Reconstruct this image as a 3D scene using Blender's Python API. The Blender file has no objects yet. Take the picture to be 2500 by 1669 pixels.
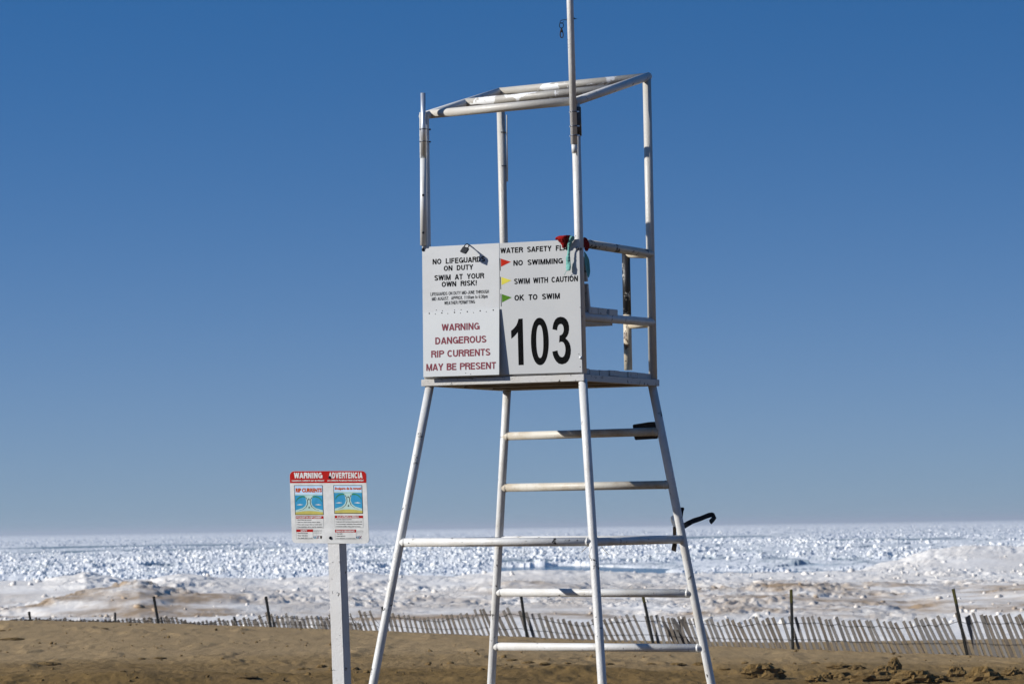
import bpy, math, random
import numpy as np
from mathutils import Vector, Matrix

random.seed(7)
RNG = np.random.default_rng(11)
scene = bpy.context.scene
COL = scene.collection

# ------------------------------------------------------------------ camera
FPX, CX, CY = 8000.0, 1250.0, 834.5          # telephoto lens, in pixels of the 2500 px wide photograph
EYE = Vector((0.0, 0.0, 1.70))
PITCH, ROLL = math.atan(450.5 / FPX), 0.0152
FW = Vector((0, math.cos(PITCH), math.sin(PITCH)))
R0 = Vector((1, 0, 0)); U0 = R0.cross(FW)
RT = R0 * math.cos(ROLL) - U0 * math.sin(ROLL)
UP = U0 * math.cos(ROLL) + R0 * math.sin(ROLL)
cam_data = bpy.data.cameras.new('camera')
cam = bpy.data.objects.new('camera', cam_data)
COL.objects.link(cam)
m = Matrix((RT, UP, -FW)).transposed().to_4x4()
m.translation = EYE
cam.matrix_world = m
cam_data.sensor_width = 36.0
cam_data.lens = FPX / 2500 * 36.0
cam_data.clip_start = 0.1
cam_data.clip_end = 60000
cam_data.dof.use_dof = True
cam_data.dof.focus_distance = 21.4
cam_data.dof.aperture_fstop = 8.5
scene.camera = cam

# ------------------------------------------------------------------ sky, sun, exposure
SUN_AZ, SUN_EL = math.radians(76), math.radians(27)     # azimuth from straight behind the camera towards the left
SUN = Vector((-math.sin(SUN_AZ) * math.cos(SUN_EL), -math.cos(SUN_AZ) * math.cos(SUN_EL), math.sin(SUN_EL)))
world = bpy.data.worlds.new('World')
scene.world = world
world.use_nodes = True
nt = world.node_tree
nt.nodes.clear()
sky = nt.nodes.new('ShaderNodeTexSky')
sky.sky_type = 'NISHITA'
sky.sun_disc = False
sky.sun_elevation = SUN_EL
sky.sun_rotation = math.atan2(SUN.x, SUN.y)
sky.altitude = 3000
sky.air_density = 1.0
sky.dust_density = 0.0
sky.ozone_density = 4.0
SKY_STRENGTH = 0.15
HAZE_RGB = (0.204, 0.288, 0.368)              # the pale band of thick air that ends the sky at the horizon
tc = nt.nodes.new('ShaderNodeTexCoord')
mul = nt.nodes.new('ShaderNodeVectorMath'); mul.operation = 'MULTIPLY_ADD'
mul.inputs[1].default_value = (1, 1, 3.2)
mul.inputs[2].default_value = (0, 0, 0.30)
nrm = nt.nodes.new('ShaderNodeVectorMath'); nrm.operation = 'NORMALIZE'
bg = nt.nodes.new('ShaderNodeBackground'); bg.inputs['Strength'].default_value = SKY_STRENGTH
hs = nt.nodes.new('ShaderNodeHueSaturation'); hs.inputs['Saturation'].default_value = 1.22; hs.inputs['Hue'].default_value = 0.497
wo = nt.nodes.new('ShaderNodeOutputWorld')
nt.links.new(tc.outputs['Generated'], mul.inputs[0])
nt.links.new(mul.outputs[0], nrm.inputs[0])
nt.links.new(nrm.outputs[0], sky.inputs['Vector'])
nt.links.new(sky.outputs[0], hs.inputs['Color'])
sepw = nt.nodes.new('ShaderNodeSeparateXYZ'); nt.links.new(tc.outputs['Generated'], sepw.inputs[0])
def wmath(op, a, b=None):
    q = nt.nodes.new('ShaderNodeMath'); q.operation = op
    for i, v in enumerate((a, b)):
        if v is None: continue
        if isinstance(v, (int, float)): q.inputs[i].default_value = v
        else: nt.links.new(v, q.inputs[i])
    return q.outputs[0]
hz = wmath('MAXIMUM', sepw.outputs['Z'], 0.0)
hz = wmath('POWER', wmath('DIVIDE', hz, 0.066), 1.2)
hz = wmath('EXPONENT', wmath('MULTIPLY', hz, -1.0))
hmix = nt.nodes.new('ShaderNodeMix'); hmix.data_type = 'RGBA'
nt.links.new(wmath('MULTIPLY', hz, 0.96), hmix.inputs[0])
nt.links.new(hs.outputs[0], hmix.inputs[6])
hmix.inputs[7].default_value = (*[c / SKY_STRENGTH for c in HAZE_RGB], 1)
nt.links.new(hmix.outputs[2], bg.inputs['Color'])
nt.links.new(bg.outputs[0], wo.inputs['Surface'])
sun_data = bpy.data.lights.new('sun', 'SUN')
sun_data.energy = 4.75
sun_data.angle = math.radians(0.5)
sun_data.color = (1.0, 0.97, 0.92)
sun = bpy.data.objects.new('sun', sun_data)
COL.objects.link(sun)
sun.rotation_euler = SUN.to_track_quat('Z', 'Y').to_euler()
sun.location = SUN * 60
scene.view_settings.view_transform = 'Standard'
scene.view_settings.look = 'None'
scene.view_settings.gamma = 1.0
scene.view_settings.use_curve_mapping = False
scene.view_settings.exposure = 0.30
scene.cycles.max_bounces = 6
scene.cycles.diffuse_bounces = 3
scene.cycles.use_denoising = True

# ------------------------------------------------------------------ small helpers
def hy(x):                       # row of the horizon at column x of the photograph
    return 1304.0 - 0.0152 * x

def ray(px, py):
    return FW + RT * ((px - CX) / FPX) - UP * ((py - CY) / FPX)

def on_plane(px, py, point, normal):
    r = ray(px, py)
    t = (point - EYE).dot(normal) / r.dot(normal)
    return EYE + r * t

def at_depth(px, py, depth):     # depth along the view axis
    return EYE + ray(px, py) * depth

def near_line(px, py, A, B):     # the point of a pixel's ray that passes nearest to the line A-B
    d1 = ray(px, py); d2 = (B - A)
    w = EYE - A
    a, b, c, d, e = d1.dot(d1), d1.dot(d2), d2.dot(d2), d1.dot(w), d2.dot(w)
    s = (b * e - c * d) / (a * c - b * b)
    return EYE + d1 * s

def mesh_obj(name, verts, faces, mat, parent=None, smooth=False, smooth_faces=None):
    me = bpy.data.meshes.new(name)
    off = parent_world(parent)
    me.from_pydata([tuple(Vector(v) - off) for v in verts], [], faces)
    if smooth:
        me.polygons.foreach_set('use_smooth', [True] * len(faces))
    elif smooth_faces is not None:
        me.polygons.foreach_set('use_smooth', smooth_faces)
    me.materials.append(mat)
    me.update()
    o = bpy.data.objects.new(name, me)
    COL.objects.link(o)
    if parent is not None:
        o.parent = parent
    return o

WORLD_AT = {}
def parent_world(p):
    if p is None:
        return Vector((0, 0, 0))
    return WORLD_AT.get(p.name, Vector((0, 0, 0)))

def thing(name, label, cat, loc, group=None):
    o = bpy.data.objects.new(name, None)
    o.empty_display_size = 0.2
    COL.objects.link(o)
    o.location = loc
    WORLD_AT[o.name] = Vector(loc)
    o['label'] = label; o['category'] = cat
    if group: o['group'] = group
    return o

def part_of(o, parent):          # remember where a part stands so that sub-parts can be placed
    WORLD_AT[o.name] = parent_world(parent)
    return o

def tag(o, label, cat, group=None):
    o['label'] = label; o['category'] = cat
    if group: o['group'] = group
    return o

class Geo:
    def __init__(s): s.v = []; s.f = []; s.sm = []
    def add(s, v, f, smooth=False):
        n = len(s.v)
        s.v += [Vector(p) for p in v]
        s.f += [tuple(i + n for i in q) for q in f]
        s.sm += [smooth] * len(f) if not isinstance(smooth, list) else smooth
        return s
    def tube(s, pts, r, seg=20, caps=True, r_end=None):
        pts = [Vector(p) for p in pts]
        n0 = len(s.v)
        prev = None
        for k, p in enumerate(pts):
            if k == 0: t = pts[1] - pts[0]
            elif k == len(pts) - 1: t = pts[-1] - pts[-2]
            else: t = (pts[k + 1] - pts[k]).normalized() + (pts[k] - pts[k - 1]).normalized()
            t.normalize()
            if prev is None:
                a = t.orthogonal().normalized()
            else:
                a = (prev - t * prev.dot(t)).normalized()
            prev = a
            b = t.cross(a)
            rr = r if r_end is None else r + (r_end - r) * k / (len(pts) - 1)
            for i in range(seg):
                th = 2 * math.pi * i / seg
                s.v.append(p + a * (rr * math.cos(th)) + b * (rr * math.sin(th)))
        for k in range(len(pts) - 1):
            for i in range(seg):
                j = (i + 1) % seg
                s.f.append((n0 + k * seg + i, n0 + k * seg + j, n0 + (k + 1) * seg + j, n0 + (k + 1) * seg + i)); s.sm.append(True)
        if caps:
            s.f.append(tuple(n0 + i for i in reversed(range(seg)))); s.sm.append(False)
            e = n0 + (len(pts) - 1) * seg
            s.f.append(tuple(e + i for i in range(seg))); s.sm.append(False)
        return s
    def slab(s, poly, off, bevel=0.0):       # polygon extruded along a vector
        n = len(poly); off = Vector(off)
        P = [Vector(p) for p in poly]
        v = P + [p + off for p in P]
        f = [tuple(range(n)), tuple(reversed(range(n, 2 * n)))]
        f += [(i, i + n, (i + 1) % n + n, (i + 1) % n) for i in range(n)]
        return s.add(v, f)
    def box(s, c, ax, ay, az):               # centre and three half-axes
        c = Vector(c); ax = Vector(ax); ay = Vector(ay); az = Vector(az)
        v = [c + ax * i + ay * j + az * k for k in (-1, 1) for j in (-1, 1) for i in (-1, 1)]
        return s.add(v, [(0, 2, 3, 1), (4, 5, 7, 6), (0, 1, 5, 4), (2, 6, 7, 3), (0, 4, 6, 2), (1, 3, 7, 5)])
    def dome(s, c, n, r, h=None, seg=10):
        c = Vector(c); n = Vector(n).normalized(); h = h or r * 0.6
        a = n.orthogonal().normalized(); b = n.cross(a)
        n0 = len(s.v)
        rings = ((1.0, 0), (0.92, .45), (0.6, .85))
        for q, e in rings:
            for i in range(seg):
                th = 2 * math.pi * i / seg
                s.v.append(c + a * (r * q * math.cos(th)) + b * (r * q * math.sin(th)) + n * (h * e))
        s.v.append(c + n * h)
        for k in range(2):
            for i in range(seg):
                j = (i + 1) % seg
                s.f.append((n0 + k * seg + i, n0 + k * seg + j, n0 + (k + 1) * seg + j, n0 + (k + 1) * seg + i)); s.sm.append(True)
        for i in range(seg):
            s.f.append((n0 + 2 * seg + i, n0 + 2 * seg + (i + 1) % seg, n0 + 3 * seg)); s.sm.append(True)
        return s
    def build(s, name, mat, parent=None, bevel=0.0):
        o = mesh_obj(name, s.v, s.f, mat, parent, smooth_faces=s.sm)
        if bevel:
            b = o.modifiers.new('bevel', 'BEVEL'); b.width = bevel; b.segments = 2; b.limit_method = 'ANGLE'
        if parent is not None:
            part_of(o, parent)
        return o

# ------------------------------------------------------------------ materials
def new_mat(name):
    mt = bpy.data.materials.new(name); mt.use_nodes = True
    n = mt.node_tree; n.nodes.clear()
    out = n.nodes.new('ShaderNodeOutputMaterial')
    b = n.nodes.new('ShaderNodeBsdfPrincipled')
    n.links.new(b.outputs[0], out.inputs['Surface'])
    return mt, n, b

def coords(n, kind='Object', scale=(1, 1, 1)):
    t = n.nodes.new('ShaderNodeTexCoord'); mp = n.nodes.new('ShaderNodeMapping')
    mp.inputs['Scale'].default_value = scale
    if kind == 'World':
        g = n.nodes.new('ShaderNodeNewGeometry'); n.links.new(g.outputs['Position'], mp.inputs['Vector'])
    else:
        n.links.new(t.outputs[kind], mp.inputs['Vector'])
    return mp.outputs[0]

def noise(n, vec, scale, detail=4, rough=0.55, dist=0.0):
    t = n.nodes.new('ShaderNodeTexNoise'); n.links.new(vec, t.inputs['Vector'])
    t.inputs['Scale'].default_value = scale; t.inputs['Detail'].default_value = detail
    t.inputs['Roughness'].default_value = rough; t.inputs['Distortion'].default_value = dist
    return t.outputs['Fac']

def ramp(n, fac, stops):
    r = n.nodes.new('ShaderNodeValToRGB'); n.links.new(fac, r.inputs['Fac'])
    e = r.color_ramp.elements
    while len(e) < len(stops): e.new(0.5)
    for q, (p, c) in zip(e, stops):
        q.position = p; q.color = (c, c, c, 1) if isinstance(c, (int, float)) else (*c, 1)
    return r.outputs['Color']

def mix(n, fac, a, b, blend='MIX'):
    x = n.nodes.new('ShaderNodeMix'); x.data_type = 'RGBA'; x.blend_type = blend
    for sock, val in ((x.inputs[0], fac), (x.inputs[6], a), (x.inputs[7], b)):
        if hasattr(val, 'type') and hasattr(val, 'node'): n.links.new(val, sock)
        elif isinstance(val, (int, float)): sock.default_value = val
        else: sock.default_value = (*val, 1)
    return x.outputs[2]

def bump(n, b, h, strength, dist):
    q = n.nodes.new('ShaderNodeBump'); q.inputs['Strength'].default_value = strength; q.inputs['Distance'].default_value = dist
    n.links.new(h, q.inputs['Height']); n.links.new(q.outputs[0], b.inputs['Normal'])
    return q

def plain(name, col, rough=0.6, metal=0.0, bs=0.0, bscale=80):
    mt, n, b = new_mat(name)
    v = coords(n)
    c = mix(n, ramp(n, noise(n, v, 18, 5), [(0.3, 0.0), (0.75, 1.0)]), col, tuple(x * 0.78 for x in col))
    n.links.new(c, b.inputs['Base Color'])
    b.inputs['Roughness'].default_value = rough; b.inputs['Metallic'].default_value = metal
    if bs: bump(n, b, noise(n, v, bscale, 4), bs, 0.004)
    if metal == 0: b.inputs['Specular IOR Level'].default_value = 0.05
    return mt

def paint(name, base=(0.62, 0.615, 0.595), grime=0.35, chips=0.0, fresh=0.0, grime_col=(0.42, 0.38, 0.31), rough=0.42,
          chip_col=(0.015, 0.013, 0.012), bumpy=0.8, stretch=(1, 1, 1), chip_scale=16.0):
    mt, n, b = new_mat(name)
    v = coords(n, 'World')
    vs = coords(n, 'World', stretch)
    f1 = ramp(n, noise(n, vs, 5.0, 6, 0.62), [(0.42, 0.0), (0.72, grime)])
    c = mix(n, f1, base, grime_col)
    f2 = ramp(n, noise(n, v, 70.0, 3, 0.6), [(0.60, 0.0), (0.78, grime * 0.7)])
    c = mix(n, f2, c, tuple(0.5 * q for q in grime_col))
    if fresh:
        f3 = ramp(n, noise(n, vs, 7.0, 5, 0.6, 0.4), [(0.56 - fresh * 0.05, 0.0), (0.575 - fresh * 0.05, 1.0)])
        c = mix(n, f3, c, (0.70, 0.70, 0.69))
    h = noise(n, v, 90.0, 4, 0.6)
    if chips:
        f4 = ramp(n, noise(n, v, chip_scale, 6, 0.7, 0.3), [(0.66 - chips * 0.3, 0.0), (0.672 - chips * 0.3, 1.0)])
        c = mix(n, f4, c, chip_col)
        hm = n.nodes.new('ShaderNodeMath'); hm.operation = 'SUBTRACT'
        n.links.new(h, hm.inputs[0]); n.links.new(f4, hm.inputs[1]); h = hm.outputs[0]
    n.links.new(c, b.inputs['Base Color'])
    b.inputs['Roughness'].default_value = rough
    bump(n, b, h, bumpy, 0.003)
    return mt

M = {}
M['paint'] = paint('white_tube_paint', chips=0.085, grime=0.55)
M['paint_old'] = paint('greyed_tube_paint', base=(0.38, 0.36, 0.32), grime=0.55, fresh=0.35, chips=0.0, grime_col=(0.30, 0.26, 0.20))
M['paint_front_bar'] = paint('dusty_tube_paint', base=(0.50, 0.48, 0.435), grime=0.5, grime_col=(0.42, 0.37, 0.30))
M['paint_worn'] = paint('worn_rail_paint', base=(0.50, 0.46, 0.38), grime=0.6, chips=0.30)
M['paint_peeled'] = paint('peeled_black_tube', base=(0.62, 0.58, 0.50), grime=0.5, chips=0.86, chip_scale=15)
M['paint_rust'] = paint('cream_stained_paint', base=(0.62, 0.55, 0.42), grime=0.6, grime_col=(0.36, 0.24, 0.12), chips=0.15, chip_col=(.08, .04, .02))
M['rung_stained'] = paint('rung_brown_stain', base=(0.55, 0.52, 0.45), grime=0.85, grime_col=(0.30, 0.21, 0.11))
M['board'] = paint('sign_board_white', base=(0.42, 0.425, 0.42), grime=0.22, bumpy=0.06, rough=0.35, grime_col=(0.50, 0.49, 0.46))
M['board_upper'] = paint('sign_board_white_upper', base=(0.50, 0.505, 0.50), grime=0.2, bumpy=0.06, rough=0.35, grime_col=(0.34, 0.33, 0.30))
M['board_new'] = paint('sign_board_bright', base=(0.45, 0.463, 0.46), grime=0.14, bumpy=0.04, rough=0.35, grime_col=(0.55, 0.54, 0.5))
M['wood_white'] = paint('painted_plank', base=(0.46, 0.45, 0.43), grime=0.45, chips=0.16, bumpy=0.6, chip_scale=30)
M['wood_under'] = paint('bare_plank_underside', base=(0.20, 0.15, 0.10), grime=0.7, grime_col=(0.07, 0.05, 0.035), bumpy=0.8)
M['post_paint'] = paint('cracked_post_paint', base=(0.52, 0.515, 0.505), grime=0.25, chips=0.07, bumpy=0.9, stretch=(1, 1, 0.25), chip_scale=22)
M['pvc'] = paint('grey_white_pvc', base=(0.62, 0.62, 0.60), grime=0.5, bumpy=0.05, rough=0.4)
M['steel'] = plain('galvanised_steel', (0.66, 0.69, 0.72), 0.42, 0.75, 0.05)
M['clamp'] = plain('clamp_metal', (0.16, 0.16, 0.17), 0.4, 0.8)
M['black'] = plain('black_metal', (0.014, 0.016, 0.021), 0.45, 0.0, 0.15, 120)
M['rusty'] = plain('dark_rusty_metal', (0.045, 0.034, 0.026), 0.6, 0.0, 0.4, 120)
M['blacktape'] = paint('black_wrap', base=(0.012, 0.012, 0.013), grime=0.2, chips=0.1, chip_col=(.35, .25, .15), chip_scale=20)
M['ink_black'] = plain('black_lettering', (0.002, 0.002, 0.002), 0.8)
M['ink_maroon'] = plain('faded_red_lettering', (0.20, 0.045, 0.06), 0.5)
M['ink_red'] = plain('sign_red', (0.34, 0.008, 0.006), 0.5)
M['ink_flag_red'] = plain('flag_red', (0.42, 0.02, 0.006), 0.4)
M['ink_yellow'] = plain('flag_yellow', (0.62, 0.55, 0.08), 0.4)
M['ink_green'] = plain('flag_green', (0.07, 0.18, 0.015), 0.4)
M['ink_white'] = plain('sign_white', (0.56, 0.56, 0.545), 0.4)
M['ink_orange'] = plain('sign_orange', (0.42, 0.07, 0.008), 0.4)
M['ink_sky'] = plain('sign_pale_blue', (0.42, 0.56, 0.72), 0.4)
M['ink_sea'] = plain('sign_sea_blue', (0.035, 0.24, 0.42), 0.4)
M['ink_sea_pale'] = plain('sign_pale_teal', (0.36, 0.50, 0.46), 0.4)
M['ink_sand'] = plain('sign_sand_green', (0.42, 0.37, 0.10), 0.4)
M['ink_arrow'] = plain('sign_arrow_green', (0.04, 0.20, 0.09), 0.4)
M['ink_navy'] = plain('emblem_blue', (0.03, 0.10, 0.22), 0.4)
M['red_cloth'] = plain('red_rag_cloth', (0.22, 0.008, 0.007), 0.85, 0, 0.8, 60)
M['teal_cloth'] = plain('teal_rag_cloth', (0.17, 0.42, 0.37), 0.85, 0, 0.8, 60)
M['dry_grass'] = plain('dry_grass', (0.30, 0.24, 0.13), 0.8)
M['fence_wire'] = plain('rusty_wire', (0.03, 0.025, 0.022), 0.6, 0.0)

def slat_mat():
    mt, n, b = new_mat('weathered_slat')
    inf = n.nodes.new('ShaderNodeObjectInfo')
    v = coords(n, 'World', (1, 1, 0.12))
    c = ramp(n, noise(n, v, 40, 4), [(0.3, (0.150, 0.118, 0.084)), (0.7, (0.072, 0.058, 0.044))])
    c = mix(n, inf.outputs['Random'], c, (0.14, 0.13, 0.118))
    n.links.new(c, b.inputs['Base Color']); b.inputs['Roughness'].default_value = 0.85
    return mt
M['slat'] = slat_mat()

def tpost_mat():
    mt, n, b = new_mat('dark_steel_post')
    v = coords(n, 'World')
    c = mix(n, ramp(n, noise(n, v, 12, 4), [(0.45, 0.0), (0.7, 1.0)]), (0.012, 0.014, 0.012), (0.03, 0.025, 0.015))
    n.links.new(c, b.inputs['Base Color']); b.inputs['Roughness'].default_value = 0.6
    return mt
M['tpost'] = tpost_mat()
M['tpost_tip'] = plain('olive_painted_tip', (0.11, 0.10, 0.03), 0.6)

def sand_mat(name='beach_sand', clod=False):
    mt, n, b = new_mat(name)
    v = coords(n, 'World')
    vy = coords(n, 'World', (0.35, 1.0, 1.0))
    sep = n.nodes.new('ShaderNodeSeparateXYZ'); n.links.new(v, sep.inputs[0])
    # dry pale sand near the fence, damp darker sand nearer the tower: an uneven edge
    nz = noise(n, vy, 0.45, 5, 0.6)
    a = n.nodes.new('ShaderNodeMath'); a.operation = 'MULTIPLY_ADD'
    n.links.new(nz, a.inputs[0]); a.inputs[1].default_value = 9.0; n.links.new(sep.outputs['Y'], a.inputs[2])
    mr = n.nodes.new('ShaderNodeMapRange'); n.links.new(a.outputs[0], mr.inputs['Value'])
    mr.inputs['From Min'].default_value = 40.5; mr.inputs['From Max'].default_value = 46.0
    damp, dry = (0.195, 0.124, 0.044), (0.375, 0.266, 0.138)
    c = mix(n, mr.outputs[0], damp, dry) if not clod else mix(n, 0.10, tuple(0.85 * q for q in damp), dry)
    c = mix(n, ramp(n, noise(n, vy, 2.2, 6, 0.6), [(0.40, 0.0), (0.75, 0.25)]), c, (0.15, 0.10, 0.055))
    c = mix(n, ramp(n, noise(n, v, 48, 4, 0.75), [(0.48, 0.0), (0.62, 0.7)]), c, (0.10, 0.06, 0.026))
    n.links.new(c, b.inputs['Base Color']); b.inputs['Roughness'].default_value = 0.95
    b.inputs['Specular IOR Level'].default_value = 0.05
    h1 = noise(n, coords(n, 'World', (0.5, 1, 1)), 11.0, 5, 0.65)
    h2 = noise(n, v, 55.0, 4, 0.7)
    s = n.nodes.new('ShaderNodeMath'); s.operation = 'MULTIPLY_ADD'
    n.links.new(h2, s.inputs[0]); s.inputs[1].default_value = 0.9; n.links.new(h1, s.inputs[2])
    bump(n, b, s.outputs[0], 0.55, 0.03 if not clod else 0.05)
    return mt
M['sand'] = sand_mat()
M['clod'] = sand_mat('clod_sand', True)

def shore_ice_mat():
    mt, n, b = new_mat('sandy_shore_ice')
    v = coords(n, 'World'); vs = coords(n, 'World', (0.6, 0.25, 1.0))
    at = n.nodes.new('ShaderNodeAttribute'); at.attribute_name = 'dirt_and_shade'
    nz = ramp(n, noise(n, vs, 0.55, 8, 0.68), [(0.40, 0.0), (0.66, 1.0)])
    f = n.nodes.new('ShaderNodeMath'); f.operation = 'MULTIPLY'; f.use_clamp = True
    add = n.nodes.new('ShaderNodeMath'); add.operation = 'ADD'
    n.links.new(nz, add.inputs[0]); add.inputs[1].default_value = 0.12
    n.links.new(at.outputs['Fac'], f.inputs[0]); n.links.new(add.outputs[0], f.inputs[1])
    c = mix(n, noise(n, v, 2.5, 5), (0.87, 0.84, 0.785), (0.78, 0.73, 0.655))
    c = mix(n, f.outputs[0], c, (0.34, 0.235, 0.135))
    c = mix(n, ramp(n, noise(n, coords(n, 'World', (1, 0.5, 1)), 3.5, 6, 0.7), [(0.60, 0.0), (0.72, 0.45)]), c, (0.36, 0.31, 0.26))
    n.links.new(c, b.inputs['Base Color']); b.inputs['Roughness'].default_value = 0.75
    h = noise(n, coords(n, 'World', (1, 0.5, 1)), 4.0, 8, 0.72)
    bq = bump(n, b, h, 0.8, 0.12)
    n.links.new(ramp(n, noise(n, coords(n, 'World', (.25, .12, 1)), 1.0, 3), [(0.38, 0.15), (0.62, 1.0)]), bq.inputs['Strength'])
    return mt
M['shore_ice'] = shore_ice_mat()

def pack_ice_mat():
    mt, n, b = new_mat('white_pack_ice')
    v = coords(n, 'World')
    c = mix(n, ramp(n, noise(n, v, 1.6, 6, 0.65), [(0.38, 0.0), (0.68, 1.0)]), (0.88, 0.87, 0.84), (0.80, 0.81, 0.80))
    at = n.nodes.new('ShaderNodeAttribute'); at.attribute_name = 'dirt_and_shade'
    c = mix(n, at.outputs['Fac'], c, (0.055, 0.125, 0.165))          # dark teal painted into the cracks for water and shaded ice walls
    c = mix(n, ramp(n, noise(n, coords(n, 'World', (0.16, 0.03, 1.0)), 1.0, 8, 0.72), [(0.56, 0.0), (0.68, 0.55)]), c, (0.22, 0.33, 0.39))
    n.links.new(c, b.inputs['Base Color']); b.inputs['Roughness'].default_value = 0.6
    bump(n, b, noise(n, coords(n, 'World', (1, .5, 1)), 2.2, 7, 0.72), 0.4, 0.12)
    return mt
M['pack_ice'] = pack_ice_mat()

def water_mat():
    mt, n, b = new_mat('cold_lake_water')
    b.inputs['Base Color'].default_value = (0.015, 0.05, 0.075, 1)
    b.inputs['Roughness'].default_value = 0.12
    bump(n, b, noise(n, coords(n, 'World'), 1.0, 4), 0.05, 0.02)
    return mt
M['water'] = water_mat()

# ------------------------------------------------------------------ noise for terrain
def _hash(ix, iy, seed):
    h = (ix.astype(np.int64) * 374761393 + iy.astype(np.int64) * 668265263 + seed * 1442695041) & 0xffffffff
    h = ((h ^ (h >> 13)) * 1274126177) & 0xffffffff
    h = (h ^ (h >> 16)) & 0xffffffff
    return h / 4294967295.0

def vnoise(x, y, seed=0):
    ix, iy = np.floor(x), np.floor(y)
    fx, fy = x - ix, y - iy
    fx = fx * fx * fx * (fx * (fx * 6 - 15) + 10); fy = fy * fy * fy * (fy * (fy * 6 - 15) + 10)
    a, b_ = _hash(ix, iy, seed), _hash(ix + 1, iy, seed)
    c, d = _hash(ix, iy + 1, seed), _hash(ix + 1, iy + 1, seed)
    return (a * (1 - fx) + b_ * fx) * (1 - fy) + (c * (1 - fx) + d * fx) * fy

def fbm(x, y, oct=5, seed=0, gain=0.5, ridged=False):
    s, amp, tot = 0, 1.0, 0
    x, y = x * .857 + y * .515, y * .857 - x * .515
    for k in range(oct):
        q = vnoise(x + 17.3 * k, y - 9.1 * k, seed + k * 13)
        if ridged: q = 1 - np.abs(2 * q - 1)
        s = s + q * amp; tot += amp; amp *= gain
        x, y = x * 2.03 + y * 0.31, y * 2.03 - x * 0.31
    return s / tot

def smooth(a, b_, t):
    t = np.clip((t - a) / (b_ - a), 0, 1)
    return t * t * (3 - 2 * t)

def interp(x, pts):
    return np.interp(x, [p[0] for p in pts], [p[1] for p in pts])

def px_of(X, Y):                 # photograph column of a ground direction (for shaping the terrain by bearing)
    return CX + FPX * X / np.maximum(Y, 1e-3)

# ------------------------------------------------------------------ the beach profile
FENCE_D = [(-1200, 62), (-300, 54), (68, 51.8), (300, 50.5), (643, 49.0), (1200, 46.0), (1575, 44.8), (1922, 43.4), (2500, 41.6), (2700, 41), (3400, 39)]
FENCE_Y = [(-1200, 1500), (68, 1513), (371, 1519), (643, 1528), (928, 1539), (1272, 1553), (1575, 1569), (1922, 1582), (2354, 1597), (2500, 1603), (2700, 1610), (3400, 1630)]
def fence_d(px): return interp(px, FENCE_D)
def fence_z(px):
    return 1.70 - (interp(px, FENCE_Y) - hy(px)) * fence_d(px) / FPX

def sand_base(X, Y):
    px = np.where(Y > 5, px_of(X, Y), np.where(X < 0, -1200, 3400))
    px = np.clip(px, -1200, 3400)
    df = fence_d(px); zf = fence_z(px)
    rise = zf * smooth(30, 1.0, (Y - 0) * 0 + 0) if False else zf * smooth(0, 1, (Y - 30) / (df - 30))
    beyond = zf - 0.034 * np.maximum(Y - df, 0)
    z = np.where(Y < df, rise, beyond)
    z = np.maximum(z, -1.16)
    z = np.where(Y > 79, np.maximum(z - 0.08 * (Y - 79), -3.5), z)
    return z, df

def sand_h(X, Y):
    z, df = sand_base(X, Y)
    near = smooth(0, 1, (df + 1.5 - Y) / 4.0)           # the crest itself stays clean
    big = (fbm(X * 0.30, Y * 0.22, 3, 3) - 0.5) * 0.22 * smooth(0, 1, (41.5 - Y) / 7.0)
    mid = (fbm(X * 0.9 + 0.4 * Y, Y * 0.35, 4, 21) - 0.5) * 0.07 * (0.25 + 0.75 * smooth(0, 1, (42.0 - Y) / 4.0))
    rip = (fbm(X * 4.5, Y * 1.6, 3, 5) - 0.5) * 0.026 + (fbm(X * 1.6 - Y * .5, Y * 1.1, 3, 15, .5, True) - .6) * 0.045 * smooth(0, 1, (41.0 - Y) / 4.0)
    rip = rip + (fbm(X * 17.0, Y * 7.0, 3, 25, .7) - .5) * (0.010 + 0.012 * smooth(0, 1, (42.0 - Y) / 3.0)) * (Y < 60) * (Y > 30)
    pit = fbm(X * 2.2, Y * 0.8, 3, 31)
    lump = np.clip(pit - 0.66, 0, 1) * 0.30
    # hummocks seen at the lower left and lower right
    hum = 0
    for cx_, cy_, rx, ry, h in ((-5.0, 36.5, 1.0, 1.2, .10), (-2.9, 35.6, 1.3, .9, .09), (-4.3, 35.0, .9, .8, .10),
                                (2.6, 37.6, .9, .8, .11), (3.9, 37.2, .7, .7, .08), (0.6, 36.8, 1.0, .8, .06), (5.5, 35.2, 1.4, .8, .05)):
        hum = hum + h * np.exp(-((X - cx_) / rx) ** 2 - ((Y - cy_) / ry) ** 2)
    return z + big * near + mid * near + rip + lump * near * 0.5 + hum

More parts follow.
